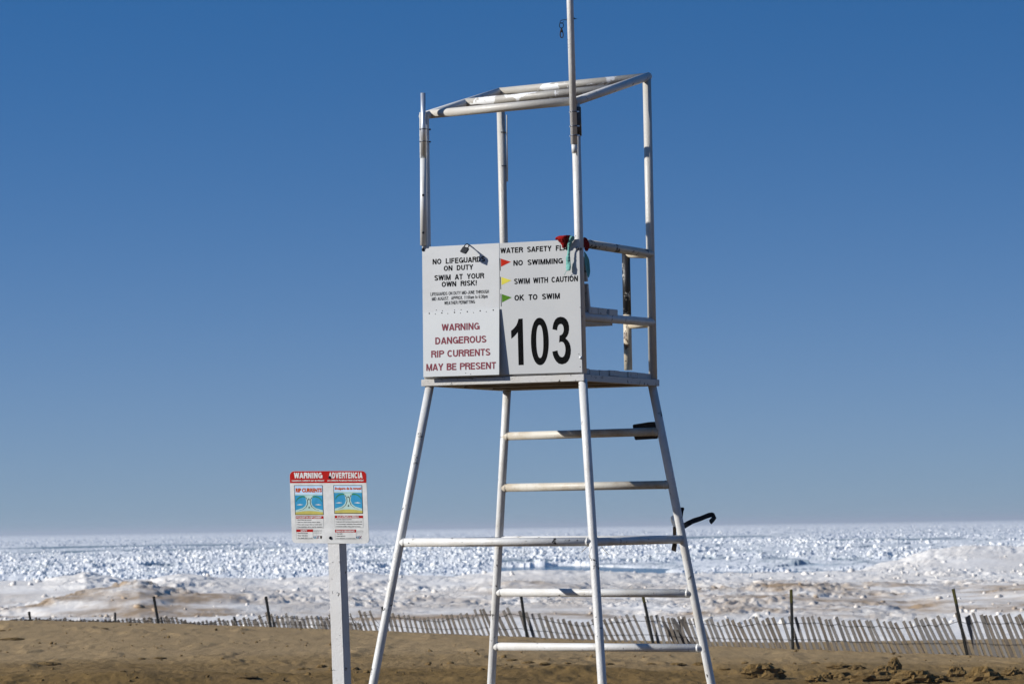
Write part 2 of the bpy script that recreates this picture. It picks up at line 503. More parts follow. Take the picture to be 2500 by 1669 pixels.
def grid_mesh(name, az, dist, zfun, mat, extra=None):
    A, Dm = np.meshgrid(az, dist)
    X = Dm * np.sin(A); Y = Dm * np.cos(A)
    Z = zfun(X, Y)
    nr, nc = A.shape
    co = np.stack([X, Y, Z], -1).reshape(-1, 3).astype(np.float32)
    i = np.arange(nr * nc).reshape(nr, nc)
    q = np.stack([i[:-1, :-1], i[:-1, 1:], i[1:, 1:], i[1:, :-1]], -1).reshape(-1, 4)
    me = bpy.data.meshes.new(name)
    me.vertices.add(len(co)); me.vertices.foreach_set('co', co.ravel())
    me.loops.add(q.size); me.loops.foreach_set('vertex_index', q.ravel().astype(np.int32))
    me.polygons.add(len(q)); me.polygons.foreach_set('loop_start', (np.arange(len(q)) * 4).astype(np.int32))
    me.polygons.foreach_set('use_smooth', np.ones(len(q), bool))
    me.update(calc_edges=True)
    if extra is not None:
        at = me.attributes.new('dirt_and_shade', 'FLOAT', 'POINT')  # sand dirt on the shore ice, painted water and shade on the pack ice
        at.data.foreach_set('value', extra(X, Y, Z).ravel().astype(np.float32))
    me.materials.append(mat)
    o = bpy.data.objects.new(name, me); COL.objects.link(o)
    o['kind'] = 'structure'
    return o

def spaced(segs):                # [(from, to, count), ...]
    out = []
    for a, b_, n_ in segs: out.append(np.linspace(a, b_, n_, endpoint=False))
    out.append(np.array([segs[-1][1]]))
    return np.concatenate(out)

AZ_F = 0.185
azs = spaced([(-math.pi, -0.6, 40), (-0.6, -AZ_F, 50), (-AZ_F, AZ_F, 700), (AZ_F, 0.6, 50), (0.6, math.pi, 40)])
ds = spaced([(0.3, 20, 25), (20, 33, 40), (33, 43, 250), (43, 56, 130), (56, 100, 70), (100, 140, 10), (140, 3000, 14)])
grid_mesh('sand', azs, ds, sand_h, M['sand'])

# ------------------------------------------------------------------ shore ice mounds
LAKE = -1.50
def ridge(px, d, d0, wn, wf, tops):
    z = 1.70 - (interp(px, tops) - hy(px)) * d0 / FPX
    w = np.where(d < d0, wn, wf)
    return z, np.exp(-((d - d0) / w) ** 2)

RIDGES = [
    (92, 4, 9, [(-1500, 1520), (0, 1505), (300, 1512), (600, 1508), (900, 1512), (1300, 1508), (1500, 1515), (1800, 1508), (2000, 1512), (2200, 1515), (2330, 1506), (2430, 1492), (2500, 1488), (2700, 1490), (4000, 1500)]),
    (112, 11, 16, [(-1500, 1480), (-200, 1480), (0, 1486), (60, 1478), (119, 1462), (230, 1440), (334, 1425), (370, 1432), (420, 1445), (520, 1452), (640, 1462), (800, 1470), (1000, 1476), (1300, 1470), (1600, 1462), (1800, 1455), (2000, 1462), (2200, 1470), (2330, 1455), (2500, 1440), (2700, 1435), (4000, 1450)]),
    (134, 10, 14, [(-1500, 1440), (0, 1448), (150, 1440), (300, 1438), (450, 1440), (560, 1438), (700, 1440), (900, 1450), (1100, 1445), (1230, 1420), (1330, 1418), (1450, 1432), (1560, 1440), (1680, 1425), (1800, 1424), (1920, 1418), (2060, 1420), (2200, 1421), (2330, 1432), (2500, 1420), (4000, 1420)]),
    (165, 12, 18, [(-1500, 1410), (0, 1415), (100, 1413), (205, 1395), (290, 1410), (350, 1413), (432, 1396), (520, 1406), (640, 1413), (800, 1401), (859, 1393), (950, 1402), (1100, 1408), (1200, 1394), (1300, 1390), (1400, 1392), (1500, 1396), (1600, 1404), (1700, 1410), (1800, 1410), (2000, 1408), (2200, 1402), (2500, 1402), (4000, 1400)]),
    (215, 22, 20, [(-1500, 1470), (1900, 1420), (2050, 1392), (2120, 1378), (2200, 1362), (2260, 1342), (2350, 1331), (2450, 1334), (2500, 1336), (2800, 1330), (4000, 1340)]),
]
def mound_z(X, Y):
    d = Y; px = px_of(X, Y)
    base = -1.10 - 0.25 * smooth(100, 150, d)
    z = base + 0 * X
    for d0, wn, wf, tops in RIDGES:
        # wobble the crest line so that it is not an arc round the camera
        wob = (fbm(X * 0.06, d * 0.0 + d0, 3, 60) - 0.5) * 9
        zz, g = ridge(px, d + wob, d0, wn, wf, tops)
        z = np.maximum(z, base + (np.maximum(zz, base) - base) * g * 0.96)
    rough = 0.15 + 0.95 * smooth(.38, .68, fbm(X * 0.12, d * 0.06, 3, 77))
    z = z + (fbm(X * 0.22, d * 0.12, 4, 41) - 0.5) * 0.42 * rough
    z = z + (fbm(X * 1.1, d * 0.55, 4, 43, 0.6, True) - 0.6) * 0.24 * rough * smooth(84, 94, d)
    z = z + (fbm(X * 4.6, d * 1.6, 3, 47, 0.7) - 0.5) * 0.17 * rough * smooth(84, 94, d)
    z = z + 0.030 * np.sin(z * 26 + 5 * fbm(X * .3, d * .2, 3, 66)) * smooth(88, 96, d)   # crusted layers
    z = np.maximum(z, -1.40 + 0.04 * fbm(X * .5, d * .5, 2, 8))
    edge = smooth(76, 84, d + (fbm(X * 0.25, d * 0.1, 3, 91) - 0.5) * 5)
    z = -1.45 + (z + 1.45) * edge
    far = smooth(196, 208, d - 30 * smooth(2000, 2300, px) + (fbm(X * 0.1, d * 0.02, 3, 92) - .5) * 12)
    return z * (1 - far) + (-1.9) * far

def mound_dirt(X, Y, Z):
    px = px_of(X, Y); d = Y
    g = lambda c, w: np.exp(-((px - c) / w) ** 2)
    q = 0.50 + 0.55 * np.exp(-((d - 98) / 4) ** 2) + 1.9 * g(320, 200) * np.exp(-((d - 110) / 9) ** 2)
    q += 0.85 * g(2300, 600) * np.exp(-((d - 125) / 22) ** 2) + 0.30 * g(1300, 120) * np.exp(-((d - 130) / 10) ** 2)
    q += 0.8 * g(2480, 110) * np.exp(-((d - 95) / 7) ** 2) + 0.45 * g(1350, 600) * np.exp(-((d - 96) / 3) ** 2)
    q += 0.45 * g(1850, 300) * np.exp(-((d - 130) / 12) ** 2) + 0.3 * g(750, 250) * np.exp(-((d - 100) / 8) ** 2)
    q -= 0.3 * smooth(140, 165, d)
    q = q * smooth(90, 95, d)
    return np.clip(q, 0.04, 1.2)

azm = spaced([(-1.2, -0.3, 60), (-0.3, -AZ_F, 30), (-AZ_F, AZ_F, 640), (AZ_F, 0.3, 30), (0.3, 1.2, 60)])
dm = spaced([(72, 90, 45), (90, 180, 270), (180, 245, 70)])
grid_mesh('shore_ice', azm, dm, mound_z, M['shore_ice'], mound_dirt)

# ------------------------------------------------------------------ lake water and pack ice
grid_mesh('water', spaced([(-1.4, 1.4, 40)]), spaced([(120, 1200, 6), (1200, 30000, 10)]), lambda X, Y: 0 * X + LAKE, M['water'])

def open_pool(X, Y):             # the still water just behind the mounds
    px = px_of(X, Y)
    return smooth(1195, 1235, px) * (1 - smooth(1560, 1640, px)) * (1 - smooth(0, 1, (Y - 262 + 26 * smooth(1350, 1640, px) + (fbm(X * .3, Y * 0, 3, 12) - .5) * 14) / 4.0))

def lead(X, Y):                  # narrow cracks, painted dark for open water and shaded ice walls: 1 inside a crack
    px = px_of(X, Y); d = Y
    wig = (fbm(X * 0.10, d * 0.0, 3, 71) - 0.5) * 14 + (fbm(X * 0.6, d * 0.0, 3, 72) - .5) * 5
    main = 318 - (px / 2500) * 44 + wig * .5
    seg = np.maximum.reduce([smooth(a, a + 25, px) * (1 - smooth(b2, b2 + 25, px)) * w for a, b2, w in
        ((105, 160, 1.), (330, 410, 1.), (740, 800, .8), (850, 1000, .55), (1120, 1600, .9), (1660, 1800, .6), (1840, 1960, .5), (2000, 2120, 1.0), (2145, 2215, .9))])
    wid = 9 + 9 * (fbm(X * .25, d * 0, 2, 73))
    wid = np.where((px > 1990) & (px < 2130), wid * 1.35, wid)
    r_ = np.exp(-((d - main) / wid) ** 2) * seg * smooth(.36, .52, fbm(X * 1.1, d * .03, 3, 74))
    for d0, w, lo in ((400, 16, .60), (560, 32, .60), (740, 50, .57), (1050, 110, .56)):
        sg_ = smooth(lo, lo + 0.04, fbm(X * 0.05 * 300 / d0 + d0, d * 0.003, 3, int(d0)))
        r_ = np.maximum(r_, np.exp(-((d - d0 * (1 + wig * .003)) / w) ** 2) * sg_)
    return np.clip(r_ * 1.3, 0, 1)

def slabs(x, y, seed):           # broken plates: every cell has its own height and tilt
    ix, iy = np.floor(x), np.floor(y)
    best = np.full(x.shape, 9.0); sec = np.full(x.shape, 9.0); val = np.zeros(x.shape)
    for i in (-1, 0, 1):
        for j in (-1, 0, 1):
            cx_, cy_ = ix + i, iy + j
            px_ = cx_ + _hash(cx_, cy_, seed); py_ = cy_ + _hash(cx_, cy_, seed + 1)
            dx, dy = x - px_, y - py_
            dd_ = dx * dx + dy * dy
            h = _hash(cx_, cy_, seed + 2) + dx * (_hash(cx_, cy_, seed + 3) - .5) * 1.6 + dy * (_hash(cx_, cy_, seed + 4) - .5) * 1.6
            nearer = dd_ < best
            sec = np.where(nearer, best, np.minimum(sec, dd_))
            val = np.where(nearer, h, val); best = np.where(nearer, dd_, best)
    return val, np.sqrt(sec) - np.sqrt(best)

def pack_parts(X, Y):
    d = Y
    wx = X + (vnoise(X * .7, d * .3, 5) - .5) * 1.2
    a_, ea = slabs(wx * 1.25, d * 0.5, 301)
    b_, eb = slabs(wx * 3.0, d * 0.9, 341)
    c_, ec = slabs(wx * 0.16, d * 0.05, 371)
    rough = smooth(.36, .58, fbm(X * 0.05, d * 0.012, 4, 52))      # calmer floes and rubble bands
    z = LAKE + 0.10 + (a_ - .3) * 0.22 * (.10 + .90 * rough) + (b_ - .3) * 0.13 * (.15 + .85 * rough) + (c_ - .4) * 0.30
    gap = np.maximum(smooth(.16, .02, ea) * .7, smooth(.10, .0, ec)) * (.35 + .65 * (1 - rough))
    return z, gap, rough

def pack_z(X, Y):
    z, gap, rough = pack_parts(X, Y)
    z = np.maximum(z, LAKE + 0.035)
    ld = lead(X, Y)
    pool = open_pool(X, Y)
    z = z * (1 - ld) + (LAKE + 0.03) * ld
    z = z * (1 - pool) + (LAKE - 0.5) * pool
    z = z - 0.9 * (1 - smooth(206, 222, Y))        # dips under the shore ice
    f = smooth(6000, 20000, Y)
    return z * (1 - f) + (LAKE + 0.15) * f

def pack_dark(X, Y, Z):  # painted darkness of water and shade in leads and plate gaps
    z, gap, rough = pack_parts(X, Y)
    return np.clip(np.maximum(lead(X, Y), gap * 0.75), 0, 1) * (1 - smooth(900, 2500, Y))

azp = spaced([(-1.35, -0.3, 60), (-0.3, -AZ_F, 30), (-AZ_F, AZ_F, 860), (AZ_F, 0.3, 30), (0.3, 1.35, 60)])
gp = [203.0]
while gp[-1] < 1500: gp.append(gp[-1] * 1.0068)
while gp[-1] < 26000: gp.append(gp[-1] * 1.06)
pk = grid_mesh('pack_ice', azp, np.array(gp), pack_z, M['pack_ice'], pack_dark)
pk.data.polygons.foreach_set('use_smooth', np.zeros(len(pk.data.polygons), bool))

def chunks(name, X, Y, Zb, size, mat, flat=0.55, dirt_and_shade=None):
    n_ = len(X)
    base = np.array([[i, j, k] for k in (-1, 1) for j in (-1, 1) for i in (-1, 1)], float)
    V = base[None] * (1 + RNG.uniform(-0.38, 0.38, (n_, 8, 3)))
    V = V * np.stack([RNG.uniform(.6, 1.2, n_), RNG.uniform(.5, 1.0, n_), RNG.uniform(.2, flat, n_)], -1)[:, None, :] * size[:, None, None] * 0.5
    a = RNG.uniform(0, 2 * np.pi, n_); t1 = RNG.normal(0, .45, n_); t2 = RNG.normal(0, .45, n_)
    def rot(ax, th):
        c, s = np.cos(th), np.sin(th); o, l = np.zeros_like(c), np.ones_like(c)
        r = {'z': [[c, -s, o], [s, c, o], [o, o, l]], 'x': [[l, o, o], [o, c, -s], [o, s, c]], 'y': [[c, o, s], [o, l, o], [-s, o, c]]}[ax]
        return np.moveaxis(np.array(r), -1, 0)
    Rm = rot('z', a) @ rot('x', t1) @ rot('y', t2)
    V = np.einsum('nij,nkj->nki', Rm, V)
    V += np.stack([X, Y, Zb], -1)[:, None, :]
    fq = np.array([(0, 2, 3, 1), (4, 5, 7, 6), (0, 1, 5, 4), (2, 6, 7, 3), (0, 4, 6, 2), (1, 3, 7, 5)])
    q = (fq[None] + (np.arange(n_) * 8)[:, None, None]).reshape(-1, 4)
    me = bpy.data.meshes.new(name)
    me.vertices.add(n_ * 8); me.vertices.foreach_set('co', V.astype(np.float32).ravel())
    me.loops.add(q.size); me.loops.foreach_set('vertex_index', q.ravel().astype(np.int32))
    me.polygons.add(len(q)); me.polygons.foreach_set('loop_start', (np.arange(len(q)) * 4).astype(np.int32))
    me.update(calc_edges=True)
    if dirt_and_shade is not None:
        at = me.attributes.new('dirt_and_shade', 'FLOAT', 'POINT')
        at.data.foreach_set('value', np.repeat(dirt_and_shade, 8).astype(np.float32))
    me.materials.append(mat)
    o = bpy.data.objects.new(name, me); COL.objects.link(o)
    o['kind'] = 'stuff'
    return o

# broken ice blocks over the frozen lake: too many to count
XXs, YYs, SZs = [], [], []
for want, d0, d1, grow in ((11000, 222, 560, 1.0), (5000, 560, 1800, 1.0)):
    dd = np.sqrt(RNG.uniform(d0 ** 2, d1 ** 2, want * 3)) if d1 < 700 else RNG.uniform(d0 ** .5, d1 ** .5, want * 3) ** 2
    aa = RNG.uniform(-0.185, 0.185, want * 3)
    XX, YY = dd * np.sin(aa), dd * np.cos(aa)
    keep = (lead(XX, YY) < 0.2) & (open_pool(XX, YY) < .1) & (pack_parts(XX, YY)[2] > RNG.uniform(0.1, 1.0, want * 3))
    XX, YY = XX[keep][:want], YY[keep][:want]
    XXs.append(XX); YYs.append(YY)
    SZs.append(np.clip(RNG.lognormal(-2.0, 0.6, len(XX)), 0.07, 0.6) * np.clip(YY / 300, 1, 2.0) ** 0.3)
XX, YY, sz = np.concatenate(XXs), np.concatenate(YYs), np.concatenate(SZs)
chunks('pack_ice_blocks', XX, YY, pack_z(XX, YY) + 0.02 + 0.10 * sz, sz, M['pack_ice'], 0.7)['label'] = 'field of tumbled white ice blocks out to the horizon'

# ice rubble lying on the shore ice
NR = 9000
px_ = RNG.uniform(-400, 2900, NR); dd = RNG.uniform(86, 205, NR)
XX, YY = (px_ - CX) / FPX * dd, dd
den = 0.10 + 0.9 * np.exp(-((YY - 93) / 3.0) ** 2) * smooth(.45, .6, fbm(XX * .2, YY * .1, 3, 99)) \
    + 1.0 * smooth(2080, 2250, px_) * np.exp(-((YY - 178) / 12) ** 2) + 0.9 * smooth(2300, 2400, px_) * np.exp(-((YY - 98) / 6) ** 2) \
    + 0.35 * np.exp(-((px_ - 330) / 150) ** 2) * np.exp(-((YY - 104) / 7) ** 2)
keep = RNG.uniform(0, 1, NR) < den * 0.45
XX, YY = XX[keep], YY[keep]
sz = np.clip(RNG.lognormal(-2.1, 0.45, len(XX)), 0.06, 0.26) * (YY / 110) ** .8
zz = mound_z(XX, YY)
chunks('shore_ice_rubble', XX, YY, zz + 0.1 * sz, sz, M['shore_ice'], 0.8, mound_dirt(XX, YY, zz))['label'] = 'sandy lumps of ice strewn over the shore ice mounds'

# little chips of crust, shell and gravel on the sand: too many to count
NG = 1500
dd = RNG.uniform(34.5, 56, NG); aa = RNG.uniform(-0.17, 0.17, NG)
XX, YY = dd * np.sin(aa), dd * np.cos(aa)
keep = (fbm(XX * .9, YY * .6, 3, 120) > RNG.uniform(.3, .8, NG)) & (YY < fence_d(px_of(XX, YY)) + 2)
XX, YY = XX[keep], YY[keep]
sz = np.clip(RNG.lognormal(-3.95, .5, len(XX)), .01, .06)
chunks('sand_crumbs', XX, YY, sand_h(XX, YY) + .1 * sz, sz, M['clod'], .6)['label'] = 'dark crumbs of crusted sand and gravel over the beach'

# ------------------------------------------------------------------ the lifeguard tower
TO = Vector((0.4504, 21.5, 2.7299))
YAW, TX, TY = -0.4846, 0.0011, 0.0047
W, D = 1.1398, 1.0768
RM = Matrix.Rotation(YAW, 3, 'Z') @ Matrix.Rotation(TX, 3, 'X') @ Matrix.Rotation(TY, 3, 'Y')
EU, EV, EZ = RM @ Vector((1, 0, 0)), RM @ Vector((0, 1, 0)), RM @ Vector((0, 0, 1))
def T(u, v, z): return TO + EU * u + EV * v + EZ * z
tower = thing('lifeguard_tower', 'tall white tubular lifeguard chair numbered 103 with warning boards on its front', 'lifeguard tower',
              (T(-W / 2, D / 2, 0).x, T(-W / 2, D / 2, 0).y, 0.0))
RR = 0.0292
def L2(A, B, px, py): return near_line(px, py, A, B)
CR = {'L': (-W, 0), 'N': (0, 0), 'R': (0, D), 'F': (-W, D)}
AU, BV = 0.1337, 0.1429
def leg_model(k, z):
    u, v = CR[k]
    return T(u + (-1 if k in 'LF' else 1) * AU * -z, v + (-1 if k in 'LN' else 1) * BV * -z, z)
LEG_PX = {'L': [(1045.9, 960), (911.1, 1667)], 'N': [(1422.9, 931.9), (1470.3, 1667)],
          'F': [(1235.5, 995.6), (1199.3, 1667)], 'R': [(1592.9, 944.6), (1736.4, 1667)]}
LEG = {}
for k, (a, b_) in LEG_PX.items():
    A, B = leg_model(k, 0), leg_model(k, -2)
    P, Q = L2(A, B, *a), L2(A, B, *b_)
    dq = (Q - P)
    top = P + dq * ((2.655 - P.z) / dq.z)
    bot = P + dq * ((-0.25 - P.z) / dq.z)
    LEG[k] = (top, bot)
    Geo().tube([top, P.lerp(Q, .3), Q, bot], RR).build('leg', M['paint'], tower)
def leg_at(k, px, py): return L2(LEG[k][0], LEG[k][1], px, py)
def leg_z(k, z):
    a, b_ = LEG[k]; return a + (b_ - a) * ((z - a.z) / (b_.z - a.z))
# posts
HF, HB = 1.7473, 2.0405
POST_PX = {'L': [(1036.9, 283), (1046, 905)], 'N': [(1404.5, 248), (1421.6, 900)], 'R': [(1579.0, 188), (1594, 905)], 'F': [(1221.5, 224), (1237.5, 905)]}
POST = {}
for k, (a, b_) in POST_PX.items():
    u, v = CR[k]; A, B = T(u, v, 0), T(u, v, 2)
    P, Q = L2(A, B, *a), L2(A, B, *b_)
    bot = P + (Q - P) * ((P.z - 2.66) / (P.z - Q.z))
    POST[k] = (P, bot)
    Geo().tube([P, bot], RR).build('upright', {'L': M['paint'], 'N': M['paint'], 'R': M['paint_front_bar'], 'F': M['paint_front_bar']}[k], tower)
def post_at(k, px, py): return L2(POST[k][0], POST[k][1], px, py)
# roof frame
tL, tN, tR, tF = (POST[k][0] for k in 'LNRF')
ext = (tF - tL).normalized() * 0.03
Geo().tube([tL - ext, tF + ext * .6], RR).build('roof_rail', M['paint'], tower)
Geo().tube([tN - ext, tR + ext * .8], RR).build('roof_rail', M['paint'], tower)
def frac(a, b_, t): return a + (b_ - a) * t
Geo().tube([frac(tL, tF, .06) , frac(tN, tR, .04)], RR).build('roof_bar', M['paint_front_bar'], tower)
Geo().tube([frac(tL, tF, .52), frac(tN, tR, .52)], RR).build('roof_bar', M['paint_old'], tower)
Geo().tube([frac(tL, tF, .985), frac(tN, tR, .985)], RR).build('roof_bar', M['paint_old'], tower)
# rungs and bars between the legs
def bar(k1, p1, k2, p2, mat, nm='rung', r=RR * .98):
    a, b_ = leg_at(k1, *p1), leg_at(k2, *p2)
    o_ = Geo().tube([a, b_], r).build(nm, mat, tower)
    ax = (b_ - a).normalized()
    for p, sgn in ((a, 1), (b_, -1)):
        q0 = p + ax * sgn * (RR * 1.02); g_ = Geo(); n0_ = 22
        g_.tube([q0, q0 + ax * sgn * .004, q0 + ax * sgn * .009, q0 + ax * sgn * .013], RR * 1.05, n0_, False, RR * .99)
        for v_ in g_.v: v_ += Vector((random.gauss(0, .0007), random.gauss(0, .0007), random.gauss(0, .0007)))
        g_.build('weld', mat, o_)
    return o_
bar('F', (1231, 1064.5), 'R', (1610, 1053), M['rung_stained'])
bar('F', (1226, 1190), 'R', (1635, 1182.5), M['rung_stained'])
bar('F', (1219, 1318), 'R', (1662, 1316), M['paint'])
bar('F', (1213, 1445), 'R', (1690, 1447.5), M['paint'])
bar('F', (1206, 1577), 'R', (1716, 1581), M['paint'])
for z in (2.73 - 2.24, 2.73 - 2.60):
    Geo().tube([leg_z('F', z), leg_z('R', z)], RR * .98).build('rung', M['paint'], tower)
bar('L', (977, 1323.5), 'N', (1447, 1321.5), M['paint'], 'brace')
bar('N', (1447, 1321.5), 'R', (1664, 1315.4), M['paint'], 'brace')
bar('L', (977, 1323.5), 'F', (1219, 1320), M['paint'], 'brace')
for k_, px_b, py_b in (('L', 1003, 1324.5), ('N', 1414, 1318)):
    c_ = near_line(px_b, py_b, leg_at('L', 977, 1323.5), leg_at('N', 1447, 1321.5))
    Geo().dome(c_ - EV * RR * .96, -EV, .0045, .002, 8).build('rivet', M['black'], tower)
# side rails (arm rest and seat support) on both sides
HH, HS = 0.8268, 0.3496
pN, pR = post_at('N', 1413.5, 592), post_at('R', 1589.0, 620)
Geo().tube([pN, pR], RR).build('arm_rest', M['paint_worn'], tower)
sN, sR = post_at('N', 1417.5, 771.5), post_at('R', 1591.5, 786.5)
Geo().tube([sN, sR], RR).build('seat_rail', M['paint'], tower)
Geo().tube([POST['L'][1] + EZ * (HH + .07), POST['F'][1] + EZ * (HH + .07)], RR).build('arm_rest', M['paint_worn'], tower)
Geo().tube([POST['L'][1] + EZ * (HS + .07), POST['F'][1] + EZ * (HS + .07)], RR).build('seat_rail', M['paint'], tower)
# small frame tube at the back, black with flaked paint
bt = on_plane(1528, 620, T(0, D, 0), EV); bb = on_plane(1533.8, 903, T(0, D, 0), EV)
bm = on_plane(1531.2, 768, T(0, D, 0), EV)
Geo().tube([bt + EZ * .015, bm], RR * .97).build('grab_rail', M['paint_peeled'], tower)['label'] = 'flaking black-and-white upright tube'
Geo().tube([bm, bb], RR * .97).build('grab_rail', M['paint_rust'], tower)
Geo().tube([bt, on_plane(1592, 622, T(0, D, 0), EV)], RR * .9).build('grab_rail', M['paint_rust'], tower)
Geo().tube([on_plane(1532, 795, T(0, D, 0), EV), on_plane(1592, 791, T(0, D, 0), EV)], RR * .8).build('grab_rail', M['paint_rust'], tower)
for z0, z1 in ((0, .78),):
    a = T(-W + .19, D, z0); b_ = T(-W + .19, D, z1)
    Geo().tube([a, b_], RR * .97).build('grab_rail', M['paint_rust'], tower)
    Geo().tube([b_, T(-W, D, z1)], RR * .9).build('grab_rail', M['paint_rust'], tower)
# deck planks across, then the skirt boards
NP = 8
pw = (D + 0.06) / NP
for i in range(NP):
    v0 = -0.03 + i * pw + 0.003; v1 = -0.03 + (i + 1) * pw - 0.004
    o_ = random.uniform(-.004, .006); dz = random.uniform(-.003, .003)
    g = Geo().box(T(-W / 2 + o_, (v0 + v1) / 2, -0.019 + dz), EU * (W / 2 + .012), EV * ((v1 - v0) / 2), EZ * 0.019)
    g.build('deck_plank', M['wood_white'], tower, 0.003)
e = 0.041
zt, zb = -0.040, -0.084
Geo().box(T(-W / 2, -e + .010, (zt + zb) / 2), EU * (W / 2 + e), EV * .012, EZ * ((zt - zb) / 2)).build('skirt_board', M['wood_white'], tower, .002)
Geo().box(T(-W / 2, D + e - .010, (zt + zb) / 2), EU * (W / 2 + e), EV * .012, EZ * ((zt - zb) / 2)).build('skirt_board', M['wood_white'], tower, .002)
for u in (e - .010, -W - e + .010):
    Geo().box(T(u, D / 2, (zt + zb) / 2), EU * .012, EV * (D / 2 + e - .024), EZ * ((zt - zb) / 2)).build('skirt_board', M['wood_white'], tower, .002)
for v in (.12, D / 2, D - .12):
    Geo().box(T(-W / 2, v, -.062), EU * (W / 2 + e - .026), EV * .022, EZ * .021).build('joist', M['wood_under'], tower)
Geo().box(T(-W / 2, D / 2, -.0435), EU * (W / 2 + e - .03), EV * (D / 2 + e - .03), EZ * .0022).build('deck_underside', M['wood_under'], tower)
# seat: planks along u, seen end-on, leaning back board
sz_ = 0.3496
for i, (x0, x1, yb, h) in enumerate(((1439.5, 1460, 0, .034), (1461.5, 1482.5, 0, .034), (1487.5, 1508.5, 0, .036))):
    a = on_plane(x0, 760, T(.028, 0, 0), EU); b_ = on_plane(x1, 762, T(.028, 0, 0), EU)
    v0 = (a - TO).dot(EV); v1 = (b_ - TO).dot(EV)
    zc = (on_plane((x0 + x1) / 2, 757.5 + 2.6 * i, T(.028, 0, 0), EU) - TO).dot(EZ)
    Geo().box(T(-W / 2, (v0 + v1) / 2, zc), EU * (W / 2 + .028), EV * ((v1 - v0) / 2), EZ * .022).build('seat_plank', M['wood_white'], tower, .003)
a = (on_plane(1440, 784, T(.0, 0, 0), EU) - TO)
Geo().box(T(-W / 2, .26, .318), EU * (W / 2 - .01), EV * .24, EZ * .014).build('seat_support', M['wood_white'], tower)
for zz0, zz1, va, vb in ((.40, .56, .105, .075), (.575, .735, .072, .040)):
    p0, p1 = T(.026, va, zz0), T(.026, vb, zz1)
    Geo().slab([p0, p1, p1 - EV * .022, p0 - EV * .022], -EU * (W + .05)).build('back_board', M['wood_white'], tower, .002)

# ---- the boards on the front
VB = -0.0445
BP = T(0, VB, 0)
def fb(zx, zy, dv=0.0):          # a point of the front boards, from the 1000..1460 x 560..960 enlargement
    return on_plane(1000 + zx * .25513, 560 + zy * .25513, T(0, VB - dv, 0), EV)
TH = 0.006
def board(name, pts, dv, mat, label, th=TH):
    P = [fb(x, y, dv) for x, y in pts]
    o = Geo().slab(P, EV * th).build(name, mat, tower, .0012)
    if label: o['label'] = label
    return o
b_ur = board('sign_board', [(861, 132), (1420, 104), (1622, 92), (1632, 500), (1652, 1366), (962, 1386), (861, 1391)], 0.0, M['board'],
             'right hand white board with the safety flag key and the number 103')
b_ul = board('sign_board', [(119, 170), (858, 131), (858, 1391), (131, 1414)], 0.0, M['board_upper'],
             'upper left white board telling that no lifeguards are on duty')
# lower left board hangs proud of the one behind, further out at its foot
TP0, TP1 = fb(133, 783, .012), fb(858, 752, .012)
def low_pt(zx, zy):
    n = TILT_N
    return on_plane(1000 + zx * .25513, 560 + zy * .25513, TP0, n)
up_dir = (EZ * 0.42 + EV * 0.036).normalized()     # tilts outwards going down
TILT_N = EU.cross(up_dir).normalized()
P = [low_pt(133, 800), low_pt(858, 752), low_pt(857, 1389), low_pt(133, 1411)]
b_ll = Geo().slab(P, -TILT_N * .004 if TILT_N.dot(EV) < 0 else TILT_N * .004).build('sign_board', M['board_new'], tower, .001)
b_ll['label'] = 'lower left board warning of dangerous rip currents in dark red'

# ---- lettering: a font curve turned into a flat mesh and fitted between measured corners
def text_verts(txt, bold=0.012, space=1.0, word=1.0):
    cu = bpy.data.curves.new('lettering', 'FONT'); cu.body = txt; cu.offset = bold
    cu.space_character = space; cu.space_word = word; cu.resolution_u = 3; cu.fill_mode = 'FRONT'
    ob = bpy.data.objects.new('lettering_tmp', cu)
    COL.objects.link(ob)
    dg = bpy.context.evaluated_depsgraph_get()
    me = bpy.data.meshes.new_from_object(ob.evaluated_get(dg))
    v = [tuple(p.co) for p in me.vertices]; f = [tuple(p.vertices) for p in me.polygons]
    bpy.data.objects.remove(ob); bpy.data.curves.remove(cu); bpy.data.meshes.remove(me)
    return v, f

